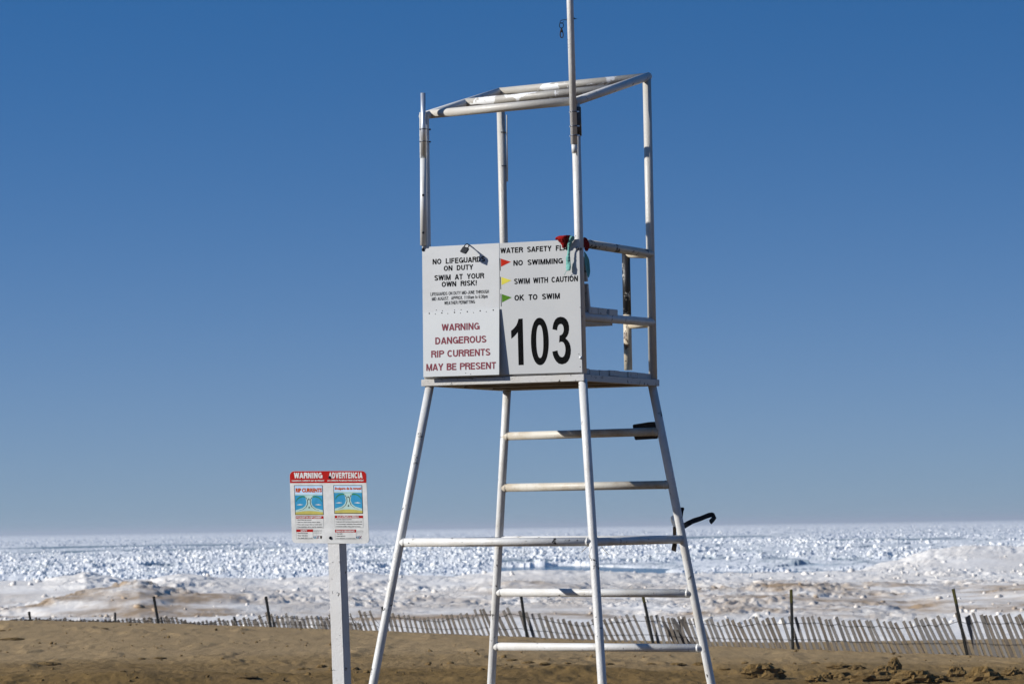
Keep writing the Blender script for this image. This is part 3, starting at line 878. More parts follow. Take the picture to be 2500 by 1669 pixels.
def arc(cx_, cy_, rx, ry, a0, a1, n_=9):
    return [(cx_ + rx * math.cos(math.radians(a0 + (a1 - a0) * i / n_)), cy_ + ry * math.sin(math.radians(a0 + (a1 - a0) * i / n_))) for i in range(n_ + 1)]
def glyphs(w):                   # grotesque capitals as centre lines in a 1-high box: {char: (width, strokes)}
    h = w / 2; t = 1 - h
    G = {}
    def A(c, wd, *st): G[c] = (wd, st)
    A(' ', .34)
    A('A', .76, [(.06, 0), (.375, 1 - .02)], [(.70, 0), (.385, 1 - .02)], [(.19, .29), (.57, .29)])
    A('B', .72, [(h, 0), (h, 1)], [(h, t)] + arc(.40, .765, .24, .235 - h, 90, -90) + [(h, .53)], [(h, .53), (.40, .53)] + arc(.40, .265 + h / 2, .26, .265 - h / 2, 90, -90)[1:] + [(h, h)])
    A('C', .76, arc(.40, .5, .40 - h, .5 - h, 42, 318, 18))
    A('D', .76, [(h, 0), (h, 1)], [(h, t), (.34, t)] + arc(.34, .5, .40 - h, .5 - h, 90, -90, 12)[1:] + [(h, h)])
    A('E', .66, [(h, 0), (h, 1)], [(h, t), (.64, t)], [(h, .52), (.60, .52)], [(h, h), (.65, h)])
    A('F', .62, [(h, 0), (h, 1)], [(h, t), (.60, t)], [(h, .50), (.54, .50)])
    A('G', .80, arc(.41, .5, .41 - h, .5 - h, 42, 330, 18), [(.44, .45), (.74, .45), (.74, .02)])
    A('H', .74, [(h, 0), (h, 1)], [(.74 - h, 0), (.74 - h, 1)], [(h, .53), (.74 - h, .53)])
    A('I', w + .06, [(h + .03, 0), (h + .03, 1)])
    A('J', .58, [(.58 - h, 1)] + arc(.30, .30, .28 - h, .30 - h, 0, -180)[0:] )
    A('K', .76, [(h, 0), (h, 1)], [(h, .36), (.68, 1)], [(.28, .58), (.72, 0)])
    A('L', .60, [(h, 1), (h, h), (.60, h)])
    A('M', .88, [(h, 0), (h, 1)], [(.88 - h, 0), (.88 - h, 1)], [(h + .02, .98), (.44, .06), (.86 - h, .98)])
    A('N', .76, [(h, 0), (h, 1)], [(.76 - h, 0), (.76 - h, 1)], [(h + .01, .97), (.75 - h, .03)])
    A('O', .82, arc(.41, .5, .41 - h, .5 - h, 90, 450, 24))
    A('P', .70, [(h, 0), (h, 1)], [(h, t), (.40, t)] + arc(.40, .715, .27, .285 - h, 90, -90)[1:] + [(h, .43 + h)])
    A('R', .74, [(h, 0), (h, 1)], [(h, t), (.42, t)] + arc(.42, .735, .26, .265 - h, 90, -90)[1:] + [(h, .47 + h)], [(.45, .53), (.62, .38), (.68, 0)])
    A('S', .70, arc(.35, .735, .30 - h / 3, .265 - h, 20, 235, 10) + arc(.35, .27, .31 - h / 3, .27 - h, 60, -160, 10))
    A('T', .66, [(.33, 0), (.33, 1)], [(0, t), (.66, t)])
    A('U', .74, [(h, 1)] + arc(.37, .36, .37 - h, .36 - h, 180, 360, 10) + [(.74 - h, 1)])
    A('V', .72, [(.06, 1), (.35, .03)], [(.66, 1), (.37, .03)])
    A('W', 1.02, [(.07, 1), (.27, .04)], [(.27, .04), (.50, .96)], [(.52, .96), (.75, .04)], [(.75, .04), (.95, 1)])
    A('X', .72, [(.06, 0), (.66, 1)], [(.06, 1), (.66, 0)])
    A('Y', .72, [(.06, 1), (.36, .44)], [(.66, 1), (.36, .44)], [(.36, .50), (.36, 0)])
    A('!', .30, [(.15, 1), (.15, .28)], [(.15, .16), (.15, 0)])
    A('.', .28, [(.14, .16), (.14, 0)])
    A(':', .28, [(.14, .16), (.14, 0)], [(.14, .70), (.14, .54)])
    A('-', .38, [(.04, .37), (.34, .37)])
    A('0', .60, arc(.30, .5, .30 - h, .5 - h, 90, 450, 20))
    A('1', .50, [(.32, 0), (.32, 1)], [(.10, .76), (.30, .84)])
    A('3', .60, arc(.29, .74, .25 - h / 3, .26 - h, 160, -80, 9) , arc(.29, .28, .27 - h / 3, .28 - h, 95, -160, 9))
    A('6', .60, arc(.31, .32, .29 - h, .32 - h, 90, 450, 16), [(.50, .84), (.40, .93), (.26, .93), (.12, .75), (h, .32)])
    A('a', .58, [(.47, 0), (.47, .50)] + arc(.28, .50, .20, .16, 0, 160, 6)[1:], arc(.25, .19, .25 - h, .19 - h / 2, 60, 300, 10) + [(.47, .14)], [(.25, .36), (.47, .40)])
    A('m', .88, [(h, 0), (h, .72)], [(h, .50)] + arc(.27, .52, .17, .14, 170, 0, 6) + [(.44, 0)], [(.46, .50)] + arc(.63, .52, .17, .14, 170, 0, 6) + [(.80, 0)])
    A('t', .36, [(.17, .92), (.17, .10), (.34, .07)], [(0, .66), (.34, .66)])
    A('o', .60, arc(.30, .36, .30 - h, .36 - h, 90, 450, 16))
    A('p', .62, [(h, -.24), (h, .72)], arc(.32, .36, .29 - h, .36 - h, 90, 450, 16))
    return G
def stroke_quads(pts, w):
    pts = [p for i, p in enumerate(pts) if i == 0 or math.hypot(p[0] - pts[i - 1][0], p[1] - pts[i - 1][1]) > 1e-4]
    closed = math.hypot(pts[0][0] - pts[-1][0], pts[0][1] - pts[-1][1]) < 1e-3
    if closed: pts = pts[:-1]
    n_ = len(pts); L_, R_ = [], []
    def un(a, b2):
        dx, dy = b2[0] - a[0], b2[1] - a[1]; l = math.hypot(dx, dy); return dx / l, dy / l
    for i in range(n_):
        d0 = un(pts[i - 1], pts[i]) if (i > 0 or closed) else un(pts[i], pts[i + 1])
        d1 = un(pts[i], pts[(i + 1) % n_]) if (i < n_ - 1 or closed) else d0
        nx, ny = -(d0[1] + d1[1]), d0[0] + d1[0]; l = math.hypot(nx, ny) or 1
        nx, ny = nx / l, ny / l
        k = 1 / max(.5, nx * -d0[1] + ny * d0[0])
        L_.append((pts[i][0] + nx * w / 2 * k, pts[i][1] + ny * w / 2 * k)); R_.append((pts[i][0] - nx * w / 2 * k, pts[i][1] - ny * w / 2 * k))
    f = [(i, (i + 1) % n_, (i + 1) % n_ + n_, i + n_) for i in range(n_ if closed else n_ - 1)]
    return L_ + R_, f
GL_CACHE = {}
def lettering(lines, fn, mat, parent, name='lettering', lift=Vector((0, 0, 0))):
    """one object per line: (text, x0, y0, x1, y1, cap height[, stroke weight, word gap]) in pixels of an enlargement"""
    for ln in lines:
        txt, x0, y0, x1, y1, h = ln[:6]
        w = ln[6] if len(ln) > 6 else .17
        gap = ln[7] if len(ln) > 7 else 1.0
        G = GL_CACHE.setdefault(w, glyphs(w))
        x = 0; V_, F_, K_ = [], [], []
        for ch in txt:
            wd, st = G[ch]
            for si, s_ in enumerate(st):
                v, f = stroke_quads(list(s_), w); n0 = len(V_)
                V_ += [(p[0] + x, p[1]) for p in v]; K_ += [si] * len(v)
                F_ += [tuple(i + n0 for i in q_) for q_ in f]
            x += wd * (gap if ch == ' ' else 1) + .10
        xa, xb = min(p[0] for p in V_), max(p[0] for p in V_)
        pts = []
        for p, k in zip(V_, K_):
            t = (p[0] - xa) / (xb - xa)
            pts.append(fn(x0 + (x1 - x0) * t, y0 + (y1 - y0) * t - p[1] * h) + lift * (k * .00012))
        Geo().add(pts, F_).build(name, mat, parent)

CAP = None
def fine_print(lines, fn, mat, parent, name='fine_print'):
    """tiny text of the small sign, set in the built-in typeface"""
    global CAP
    if CAP is None:
        v, _ = text_verts('H', 0.0); CAP = max(p[1] for p in v)
    for ln in lines:
        txt, x0, y0, x1, y1, h = ln[:6]
        v, f = text_verts(txt, ln[6] if len(ln) > 6 else .018)
        xa, xb = min(p[0] for p in v), max(p[0] for p in v)
        pts = []
        for p in v:
            t = (p[0] - xa) / (xb - xa); s_ = p[1] / CAP
            pts.append(fn(x0 + (x1 - x0) * t, y0 + (y1 - y0) * t - s_ * h))
        Geo().add(pts, f).build(name, mat, parent)

up1 = lambda x, y: fb(x, y, .0007)
lettering([('NO LIFEGUARDS', 220, 336, 722, 308, 52, .205, 1.9), ('ON DUTY', 327, 398, 608, 384, 50, .205, 1.9),
           ('SWIM AT YOUR', 237, 491, 713, 467, 52, .205, 1.9), ('OWN RISK!', 307, 551, 642, 535, 50, .205, 1.9),
           ('LIFEGUARDS ON DUTY MID-JUNE THROUGH', 200, 636, 758, 609, 32, .165), ('MID AUGUST.  APPROX. 11:00am to 6:30pm', 213, 682, 746, 655, 32, .165),
           ('WEATHER PERMITTING', 332, 721, 625, 707, 32, .165)], up1, M['ink_black'], b_ul, lift=-EV)
lettering([('WATER SAFETY FLA', 868, 230, 1510, 200, 52, .205, 1.9), ('NO SWIMMING', 993, 348, 1467, 326, 52, .205, 1.9),
           ('SWIM WITH CAUTION', 1000, 525, 1610, 496, 54, .205, 1.5), ('OK TO SWIM', 1003, 682, 1437, 662, 54, .205, 1.9)],
          up1, M['ink_black'], b_ur, lift=-EV)
lo1 = lambda x, y: low_pt(x, y) - EV * .0012
lettering([('WARNING', 307, 971, 670, 956, 66, .19), ('DANGEROUS', 246, 1099, 735, 1080, 66, .19),
           ('RIP CURRENTS', 207, 1226, 773, 1204, 66, .19), ('MAY BE PRESENT', 160, 1352, 826, 1332, 66, .19)], lo1, M['ink_maroon'], b_ll, lift=-EV)
# the big number
def nz(x, y): return up1((1240 + x * .08929 - 1000) / .25513, (765 + y * .08929 - 560) / .25513)
g = Geo()
one = [(288, 145), (402, 138), (432, 1405), (291, 1411), (268, 505), (230, 560), (190, 605), (145, 650), (92, 688), (84, 475), (130, 435), (185, 380), (235, 310), (265, 235)]
g.add([nz(*p) for p in one], [tuple(range(len(one)))])
def ell(cx_, cy_, rx, ry, n_, p=2.0, sk=0.0):
    o = []
    for i in range(n_):
        t = 2 * math.pi * i / n_; c, s = math.cos(t), math.sin(t)
        x = abs(c) ** (2 / p) * math.copysign(1, c) * rx; y = abs(s) ** (2 / p) * math.copysign(1, s) * ry
        o.append((cx_ + x + sk * y, cy_ + y))
    return o
oo, ii = ell(872, 763, 243, 648, 48, 2.15, .012), ell(871, 763, 96, 450, 48, 2.3, .02)
g.add([nz(*p) for p in oo + ii], [(i, (i + 1) % 48, (i + 1) % 48 + 48, i + 48) for i in range(48)])
three_o = [(1217, 430), (1228, 340), (1250, 250), (1290, 170), (1350, 112), (1440, 88), (1530, 105), (1600, 160), (1645, 240), (1670, 340), (1672, 440), (1655, 540), (1620, 620), (1575, 678),
           (1635, 735), (1680, 800), (1708, 890), (1722, 990), (1714, 1110), (1690, 1210), (1645, 1300), (1580, 1360), (1480, 1390), (1390, 1370), (1320, 1310), (1265, 1220), (1230, 1130), (1215, 1042)]
three_i = [(1345, 460), (1352, 390), (1372, 330), (1400, 298), (1440, 285), (1485, 300), (1515, 350), (1527, 430), (1518, 500), (1490, 560), (1450, 590), (1412, 598), (1408, 660), (1400, 795),
           (1430, 775), (1475, 770), (1520, 795), (1550, 850), (1570, 930), (1574, 1000), (1562, 1090), (1535, 1160), (1500, 1190), (1460, 1193), (1420, 1170), (1385, 1120), (1362, 1060), (1355, 1008)]
nn = len(three_o)
g.add([nz(*p) for p in three_o + three_i], [(i, i + 1, i + 1 + nn, i + nn) for i in range(nn - 1)])
g.build('number', M['ink_black'], b_ur)
# the three flags of the key
for (sx0, sy0, sx1, sy1, tri, mm) in ((864, 276, 868, 396, [(872, 279), (970, 310), (874, 357)], 'ink_flag_red'),
                                      (868, 453, 872, 573, [(877, 455), (975, 487), (880, 532)], 'ink_yellow'),
                                      (873, 616, 877, 737, [(882, 618), (978, 650), (884, 698)], 'ink_green')):
    fl = Geo().add([up1(*p) for p in tri], [(0, 2, 1)]).build('flag_mark', M[mm], b_ur)
    Geo().add([up1(sx0 - 3, sy0), up1(sx0 + 3, sy0), up1(sx1 + 3, sy1), up1(sx1 - 3, sy1)], [(3, 2, 1, 0)]).build('flag_mark', M['ink_black'], b_ur)
# screws and bolts
def bolt(p, r=.011, mat='black', nm='bolt', parent=None):
    return Geo().dome(p, -EV, r, r * .8).build(nm, M[mat], parent or tower)
for x, y in ((188, 803), (308, 798), (429, 793), (552, 786), (675, 778), (800, 771)): bolt(low_pt(x, y), .0046, 'rusty', 'screw', b_ll)
for x, y in ((246, 809), (365, 804), (486, 800), (611, 795), (734, 787), (537, 1373), (585, 1384)): bolt(low_pt(x, y), .0030, 'black', 'screw', b_ll)
for x, y in ((255, 771), (314, 778), (430, 771), (492, 768), (1620, 1192), (1632, 1314), (1632, 745)): bolt(fb(x, y), .0030, 'black', 'screw', b_ul if x < 700 else b_ur)
bolt(fb(130, 194), .012); bolt(fb(1607, 183), .012, 'clamp'); bolt(fb(1637, 187, .0), .009); bolt(fb(1636, 1226), .011, 'steel')

# ---- flag pole strapped to the near upright
def pole_pt(px, py, dv, du=0): return on_plane(px, py, T(0, -dv, 0), EV)
fp0, fp1 = pole_pt(1401.7, 352, .056), pole_pt(1391.5, 0, .056)
ptop = fp1 + (fp1 - fp0) * .55
pole = Geo().tube([fp0, fp1, ptop], .0225, 24).build('flag_pole', M['paint'], tower)
Geo().tube([pole_pt(1402.6, 374, .056), fp0], .018, 20).build('pole_foot', M['pvc'], tower)
for py in (273.5, 308.5, 331.5):
    c = pole_pt(1399.8 + (py - 273) * .023, py, .056)
    q = post_at('N', 1406 + (py - 273) * .023, py)
    ax = (fp1 - fp0).normalized()
    Geo().tube([c - ax * .004, c + ax * .004], .0236, 20).build('clamp', M['clamp'], pole)
    d_ = (q - c).normalized(); s_ = ax.cross(d_).normalized()
    gg = Geo()
    for sg in (-1, 1):
        gg.box(c.lerp(q, .5) + s_ * (.0275 * sg) + d_ * .01, d_ * .040, s_ * .0012, ax * .0045)
    gg.build('clamp', M['steel'], pole)
Geo().tube([post_at('N', 1407.4, 262), post_at('N', 1409.3, 332)], RR * 1.02, 24).build('black_wrap', M['blacktape'], tower)
# eye bolt through the pole
ctr = pole_pt(1393.2, 46, .056)
dl = 21.1 / FPX
def near_pole(px, py, dy=0): return at_depth(px, py, (ctr - EYE).dot(FW) + dy)
eb = [(1391, 48.5), (1378, 49), (1372, 49.5), (1368, 52), (1367, 55.5), (1369.5, 57.5), (1373, 57.2), (1376, 53)]
Geo().tube([near_pole(*p) for p in eb], .0022, 8).build('eye_bolt', M['black'], tower)
Geo().tube([near_pole(1400.5, 45.5), near_pole(1403.3, 46)], .0075, 10, True, .004).build('nut', M['black'], tower)
Geo().tube([near_pole(1402, 46), near_pole(1407.6, 46.4)], .0026, 8).build('nut', M['black'], tower)
# the snap hook that hangs from it
sh = thing('snap_hook', 'dark swivel snap hook hanging from the eye bolt on the flag pole', 'snap hook', near_pole(1370.7, 93))
lp = [(1367, 57.5), (1365.8, 61), (1366, 65), (1367.5, 68), (1370.5, 69), (1374, 68), (1375.5, 64.5), (1375.8, 61), (1374, 57), (1370, 56.2), (1367, 57.5)]
Geo().tube([near_pole(*p) for p in lp], .0026, 8, False).build('swivel_eye', M['black'], sh)
Geo().tube([near_pole(1371, 68), near_pole(1371.2, 72)], .0048, 10).build('swivel', M['black'], sh)
bd = [(1370.8, 71), (1368.8, 76), (1367.8, 82), (1367.6, 87), (1369, 91), (1371.4, 92.6), (1374, 91.4), (1375.2, 87), (1374.6, 82), (1373.2, 76), (1371.6, 71.5)]
Geo().tube([near_pole(*p) for p in bd], .0034, 8, False).build('hook', M['rusty'], sh)
Geo().tube([near_pole(1370.9, 71), near_pole(1371.3, 79.5)], .0062, 10, True, .004).build('gate', M['rusty'], sh)

# ---- pipe holder on the left upright: white channel with a bright steel pipe
def lp_pt(px, py, dv=.052): return on_plane(px, py, T(0, -dv, 0), EV)
Geo().tube([lp_pt(1033.2, 387), lp_pt(1033.4, 599)], .0212, 24).build('pipe_holder', M['pvc'], tower)
stl = Geo().tube([lp_pt(1032.7, 227.5), lp_pt(1034.1, 389)], .0168, 24).build('steel_pipe', M['steel'], tower)
Geo().box(lp_pt(1027.6, 330, .048).lerp(lp_pt(1027.6, 331, .048), .5), EU * .0035, EV * .012, EZ * .155).build('pipe_holder', M['paint'], tower)
for py in (315.3, 345.5):
    c = lp_pt(1033.4, py); q = post_at('L', 1037.3, py)
    ax = EZ
    Geo().tube([c - ax * .0035, c + ax * .0035], .0182, 20).build('clamp', M['clamp'], tower)
    for sg in (-1, 1):
        d_ = (q - c).normalized(); s_ = ax.cross(d_).normalized()
        Geo().box(c.lerp(q, .5) + s_ * (.024 * sg), d_ * .03, s_ * .001, ax * .0035).build('clamp', M['clamp'], tower)
    Geo().tube([lp_pt(1047.2, py + .8, .03), lp_pt(1051.2, py + 1, .03)], .0052, 8).build('clamp_screw', M['black'], tower)
for y in (476.5, 568): bolt(lp_pt(1033.2, y, .073), .0085)
Geo().tube([lp_pt(1033.4, 599, .05), lp_pt(1033.6, 605, .05)], .009, 10).build('pipe_holder', M['paint'], tower)
# thin clear tube strapped behind the back left upright
q0, q1 = near_line(1236.8, 281, POST['F'][0] + EU * .033, POST['F'][1] + EU * .033), near_line(1238.3, 443, POST['F'][0] + EU * .033, POST['F'][1] + EU * .033)
Geo().tube([q0, q1], .0065, 10).build('pipe_holder', M['pvc'], tower)
for y, x in ((324, 1226), (406, 1228)):
    c = post_at('F', x, y)
    Geo().tube([c - EZ * .004, c + EZ * .004], RR * 1.05, 20).build('clamp', M['clamp'], tower)

# ---- bent steel hooks on the far right leg
def zl(x, y, dv=.0):             # from the 1600..1800 x 1200..1370 enlargement
    return at_depth(1600 + x * .1084, 1200 + y * .1084, HD + dv)
HD = (leg_at('R', 1662, 1290) - EYE).dot(FW)
def strip(name, top, bot, dvs, mat, th=.005, label=None):
    g_ = Geo()
    n_ = len(top)
    a = [zl(*top[i], dvs[i]) for i in range(n_)]; b2 = [zl(*bot[i], dvs[i]) for i in range(n_)]
    off = FW * th
    v = a + b2 + [p + off for p in a] + [p + off for p in b2]
    f = []
    for i in range(n_ - 1):
        f += [(i, i + n_, i + n_ + 1, i + 1), (i + 2 * n_, i + 1 + 2 * n_, i + 1 + 3 * n_, i + 3 * n_),
              (i, i + 1, i + 1 + 2 * n_, i + 2 * n_), (i + n_, i + 3 * n_, i + 1 + 3 * n_, i + 1 + n_)]
    f += [(0, 2 * n_, 3 * n_, n_), (n_ - 1, 2 * n_ - 1, 4 * n_ - 1, 3 * n_ - 1)]
    g_.add(v, f)
    o = g_.build(name, M[mat], tower)
    if label: o['label'] = label
    return o
strip('hook_bracket', [(600, 740), (640, 700), (720, 655), (860, 590), (1000, 550), (1100, 510), (1200, 470), (1280, 459), (1325, 478), (1345, 520), (1376, 590)],
      [(640, 860), (660, 830), (760, 770), (850, 715), (1000, 665), (1080, 632), (1160, 600), (1255, 570), (1272, 572), (1278, 575), (1285, 580)],
      [.05, .045, .04, .035, .03, .03, .03, .03, .028, .02, .0], 'black', label='black bent steel arm with a turned-down end')
strip('hook_bracket', [(1280, 572), (1376, 590), (1330, 660), (1262, 732)], [(1272, 574), (1255, 590), (1208, 640), (1225, 690)], [.0, -.01, -.03, -.05], 'rusty')
for x, y in ((863, 616), (824, 704)):
    c = zl(x, y, .024); Geo().dome(c, -FW, .0016, .0008, 8).build('rivet', M['ink_white'], tower)
strip('hook_bracket', [(560, 380), (575, 355), (600, 345), (640, 352), (655, 378)], [(600, 620), (605, 640), (612, 650), (618, 560), (632, 450)],
      [.05] * 5, 'black', label='upright black tab behind the leg')
strip('hook_bracket', [(345, 560), (380, 535), (410, 520)], [(342, 640), (400, 760), (440, 760)], [.04, .05, .06], 'steel')
strip('hook_bracket', [(342, 640), (400, 640), (450, 640)], [(405, 800), (420, 780), (470, 940)], [.045, .05, .06], 'paint')
strip('hook_bracket', [(385, 1170), (490, 1180)], [(358, 1310), (462, 1352)], [.05, .05], 'rusty', label='lower rusty end of the bracket strap')
strip('hook_bracket', [(395, 760), (470, 800)], [(395, 1185), (480, 1185)], [.05, .05], 'rusty')
# bracket plate behind the top rung
def zr(x, y): return on_plane(1500 + x * .07652, 1000 + y * .07652, leg_at('R', 1617, 1052) + EV * .04, EV)
pl = [(580, 500), (610, 465), (900, 420), (1100, 388), (1300, 378), (1420, 600), (1370, 920), (680, 962), (645, 930), (625, 840), (595, 570)]
Geo().slab([zr(*p) for p in pl], EV * .006).build('bracket_plate', M['rusty'], tower)

# ------------------------------------------------------------------ padlock on the board's top edge
lk = thing('padlock', 'small dark padlock hooked over the top edge of the front board', 'padlock', fb(505, 160))
def lp2(x, y, dv): return on_plane(1110 + x * .05102, 580 + y * .05102, T(0, VB - dv, 0), EV)
body = [(395, 425), (470, 440), (590, 480), (628, 500), (628, 580), (488, 780), (262, 690), (255, 635)]
Geo().slab([lp2(x, y, .088 + (y - 430) * .00004) for x, y in body], EV * .019).build('lock_body', M['black'], lk, .002)
Geo().tube([lp2(455, 445, .080), lp2(490, 365, .058), lp2(555, 308, .032), lp2(618, 306, .010), lp2(665, 340, .0), lp2(688, 395, .018), lp2(655, 450, .050), lp2(612, 492, .080)], .0034, 10).build('shackle', M['rusty'], lk)

# ------------------------------------------------------------------ rags tied round the near upright
def rz(x, y, dv): return on_plane(1350 + x * .07975, 565 + y * .07975, T(0, -dv, 0), EV)
def cloth(name, rows, mat, label, sub=3, th=.0022, crumple=.006, seed=3):
    """rows: list of rows of (x, y, dv): a patch of cloth, subdivided and crumpled"""
    g_ = Geo(); nr, nc = len(rows), len(rows[0])
    g_.add([rz(*p) for r_ in rows for p in r_], [(r_ * nc + c_, r_ * nc + c_ + 1, (r_ + 1) * nc + c_ + 1, (r_ + 1) * nc + c_) for r_ in range(nr - 1) for c_ in range(nc - 1)], True)
    o = g_.build(name, M[mat])
    s = o.modifiers.new('subdivide', 'SUBSURF'); s.levels = s.render_levels = sub
    tx = bpy.data.textures.new(name + '_folds', 'CLOUDS'); tx.noise_scale = 0.022
    d_ = o.modifiers.new('folds', 'DISPLACE'); d_.texture = tx; d_.strength = crumple * 3; d_.mid_level = .5
    so = o.modifiers.new('thickness', 'SOLIDIFY'); so.thickness = th
    tag(o, label, 'rag')
    return o
cloth('red_rag', [[(85, 160, .09), (200, 145, .10), (330, 125, .11), (430, 100, .10), (560, 130, .07), (660, 160, .05)],
                  [(78, 245, .08), (190, 230, .12), (300, 200, .12), (400, 190, .11), (480, 210, .08), (640, 230, .05)],
                  [(160, 280, .07), (230, 300, .09), (300, 290, .11), (370, 280, .10), (430, 300, .07), (500, 300, .055)],
                  [(270, 350, .06), (280, 380, .08), (320, 390, .09), (370, 380, .08), (400, 400, .06), (420, 400, .055)],
                  [(285, 440, .06), (300, 490, .07), (330, 510, .07), (370, 490, .07), (400, 450, .06), (415, 440, .055)]],
      'red_cloth', 'crumpled red rag knotted over the top right corner of the front board')
cloth('red_rag', [[(930, 165, -.02), (985, 190, -.04), (1040, 240, -.06)], [(945, 260, -.01), (1000, 300, -.04), (1085, 320, -.07)],
                  [(955, 400, -.01), (1020, 430, -.04), (1125, 430, -.07)], [(955, 520, -.01), (1030, 530, -.04), (1120, 520, -.07)],
                  [(960, 590, -.01), (1010, 606, -.04), (1060, 595, -.06)]],
      'red_cloth', 'dark red cloth bulging behind the upright beside the arm rest')
cloth('teal_rag', [[(560, 160, .075), (610, 140, .075), (660, 150, .05)], [(490, 200, .085), (550, 215, .09), (650, 215, .055)],
                   [(475, 300, .085), (520, 320, .09), (580, 300, .07)], [(455, 430, .08), (500, 440, .085), (545, 430, .07)],
                   [(445, 600, .075), (480, 600, .08), (515, 600, .07)], [(440, 720, .075), (475, 720, .08), (510, 720, .07)],
                   [(402, 850, .075), (460, 850, .08), (535, 850, .07)], [(405, 1030, .07), (470, 1030, .08), (545, 1030, .07)],
                   [(405, 1220, .07), (480, 1195, .075), (550, 1200, .07)]],
      'teal_cloth', 'torn pale teal cloth strip hanging in front of the board')
Geo().tube([rz(412, 1212, .072), rz(380, 1260, .07), (rz(362, 1300, .068)), rz(356, 1335, .066)], .0016, 6).build('teal_thread', M['teal_cloth'])
tag(bpy.data.objects['teal_thread'], 'loose dark thread trailing from the torn teal strip', 'thread')
cloth('teal_rag', [[(945, 620, -.02), (960, 615, -.03), (985, 640, -.04)], [(950, 700, -.02), (1000, 720, -.05), (1085, 780, -.05)],
                   [(955, 900, -.02), (1030, 900, -.05), (1125, 920, -.05)], [(985, 1030, -.02), (1050, 1050, -.05), (1122, 1050, -.05)],
                   [(1005, 1180, -.02), (1070, 1200, -.05), (1150, 1200, -.05)], [(1040, 1320, -.02), (1080, 1340, -.04), (1130, 1300, -.05)],
                   [(1080, 1405, -.03), (1092, 1415, -.03), (1108, 1400, -.03)]],
      'teal_cloth', 'dark side teal cloth tail hanging in the shade right of the upright', crumple=.003)

# dry grass stems caught on the brace by the near leg
jd = (leg_at('N', 1447, 1321) - EYE).dot(FW)
def gz(x, y, d_): return at_depth(1180 + x * .3188, 900 + y * .3188, jd + d_)
for pts, lab in (([(905, 1355, -.04), (925, 1385, -.04), (945, 1408, -.04), (962, 1424, -.04)], 'dry grass stem curving down right under the brace by the near leg'),
                 ([(808, 1350, -.04), (780, 1375, -.04), (752, 1402, -.04)], 'dry grass stem poking down left under the brace by the near leg'),
                 ([(808, 1420, -.045), (815, 1445, -.045), (840, 1468, -.045)], 'dry grass stem lying against the near leg below the brace')):
    tag(Geo().tube([gz(*p) for p in pts], .0016, 6).build('grass_stem', M['dry_grass']), lab, 'grass stem', 'dry grass stems caught on the tower')

# ------------------------------------------------------------------ the rip current sign on its post
SD = 21.2
def sg0(x, y): return (690 + x * .14035, 1130 + y * .14035)
SN = (Matrix.Rotation(math.radians(-29), 3, 'Z') @ Vector((0, -1, 0)))      # the sign faces the camera, turned to its left
SP = at_depth(*sg0(790, 800), SD)
SU = Vector((0, 0, 1)).cross(SN).normalized()
warning = thing('warning_sign', 'red and white bilingual rip current warning sign on a cracked white wooden post', 'warning sign',
                (SP.x, SP.y + .05, 0.0))
def sg(x, y, dn=0.0): return on_plane(*sg0(x, y), SP + SN * dn, SN)
def corner(cx_, cy_, r, a0, a1, n_=6):
    return [(cx_ + r * math.cos(math.radians(a0 + (a1 - a0) * i / n_)), cy_ + r * math.sin(math.radians(a0 + (a1 - a0) * i / n_))) for i in range(n_ + 1)]
outl = corner(202, 218, 80, 180, 270) + [(790, 134)] + corner(1375, 214, 80, 270, 360) + [(1478, 800)] + corner(1430, 1325, 72, 0, 90) + [(790, 1394)] + corner(232, 1318, 70, 90, 180) + [(142, 800)]
panel = Geo().slab([sg(*p) for p in outl], -SN * .003).build('sign_panel', M['ink_white'], warning)
red_band = corner(202, 218, 78, 180, 270) + [(790, 136)] + corner(1375, 214, 78, 270, 360) + [(1455, 342), (128, 346)]
def flat(pts, mat, dn=.0006, nm='print'):
    return Geo().add([sg(x, y, dn) for x, y in pts], [tuple(reversed(range(len(pts))))]).build(nm, M[mat], panel)
flat(red_band, 'ink_red', nm='red_band')
def rect(x0, y0, x1, y1, lean=.035):
    return [(x0, y0), (x1, y0), (x1 + (y1 - y0) * lean, y1), (x0 + (y1 - y0) * lean, y1)]
def sgt(dn): return lambda x, y: sg(x, y, dn)
lettering([('WARNING', 196, 264, 692, 262, 100, .24), ('DANGEROUS CURRENTS MAY BE PRESENT', 160, 320, 724, 317, 27, .2),
           ('ADVERTENCIA', 800, 264, 1390, 262, 104, .24), ('LAS CORRIENTES PELIGROSAS PUEDEN ESTAR PRESENT', 778, 316, 1410, 314, 28, .2)], sgt(.0012), M['ink_white'], panel, lift=SN)
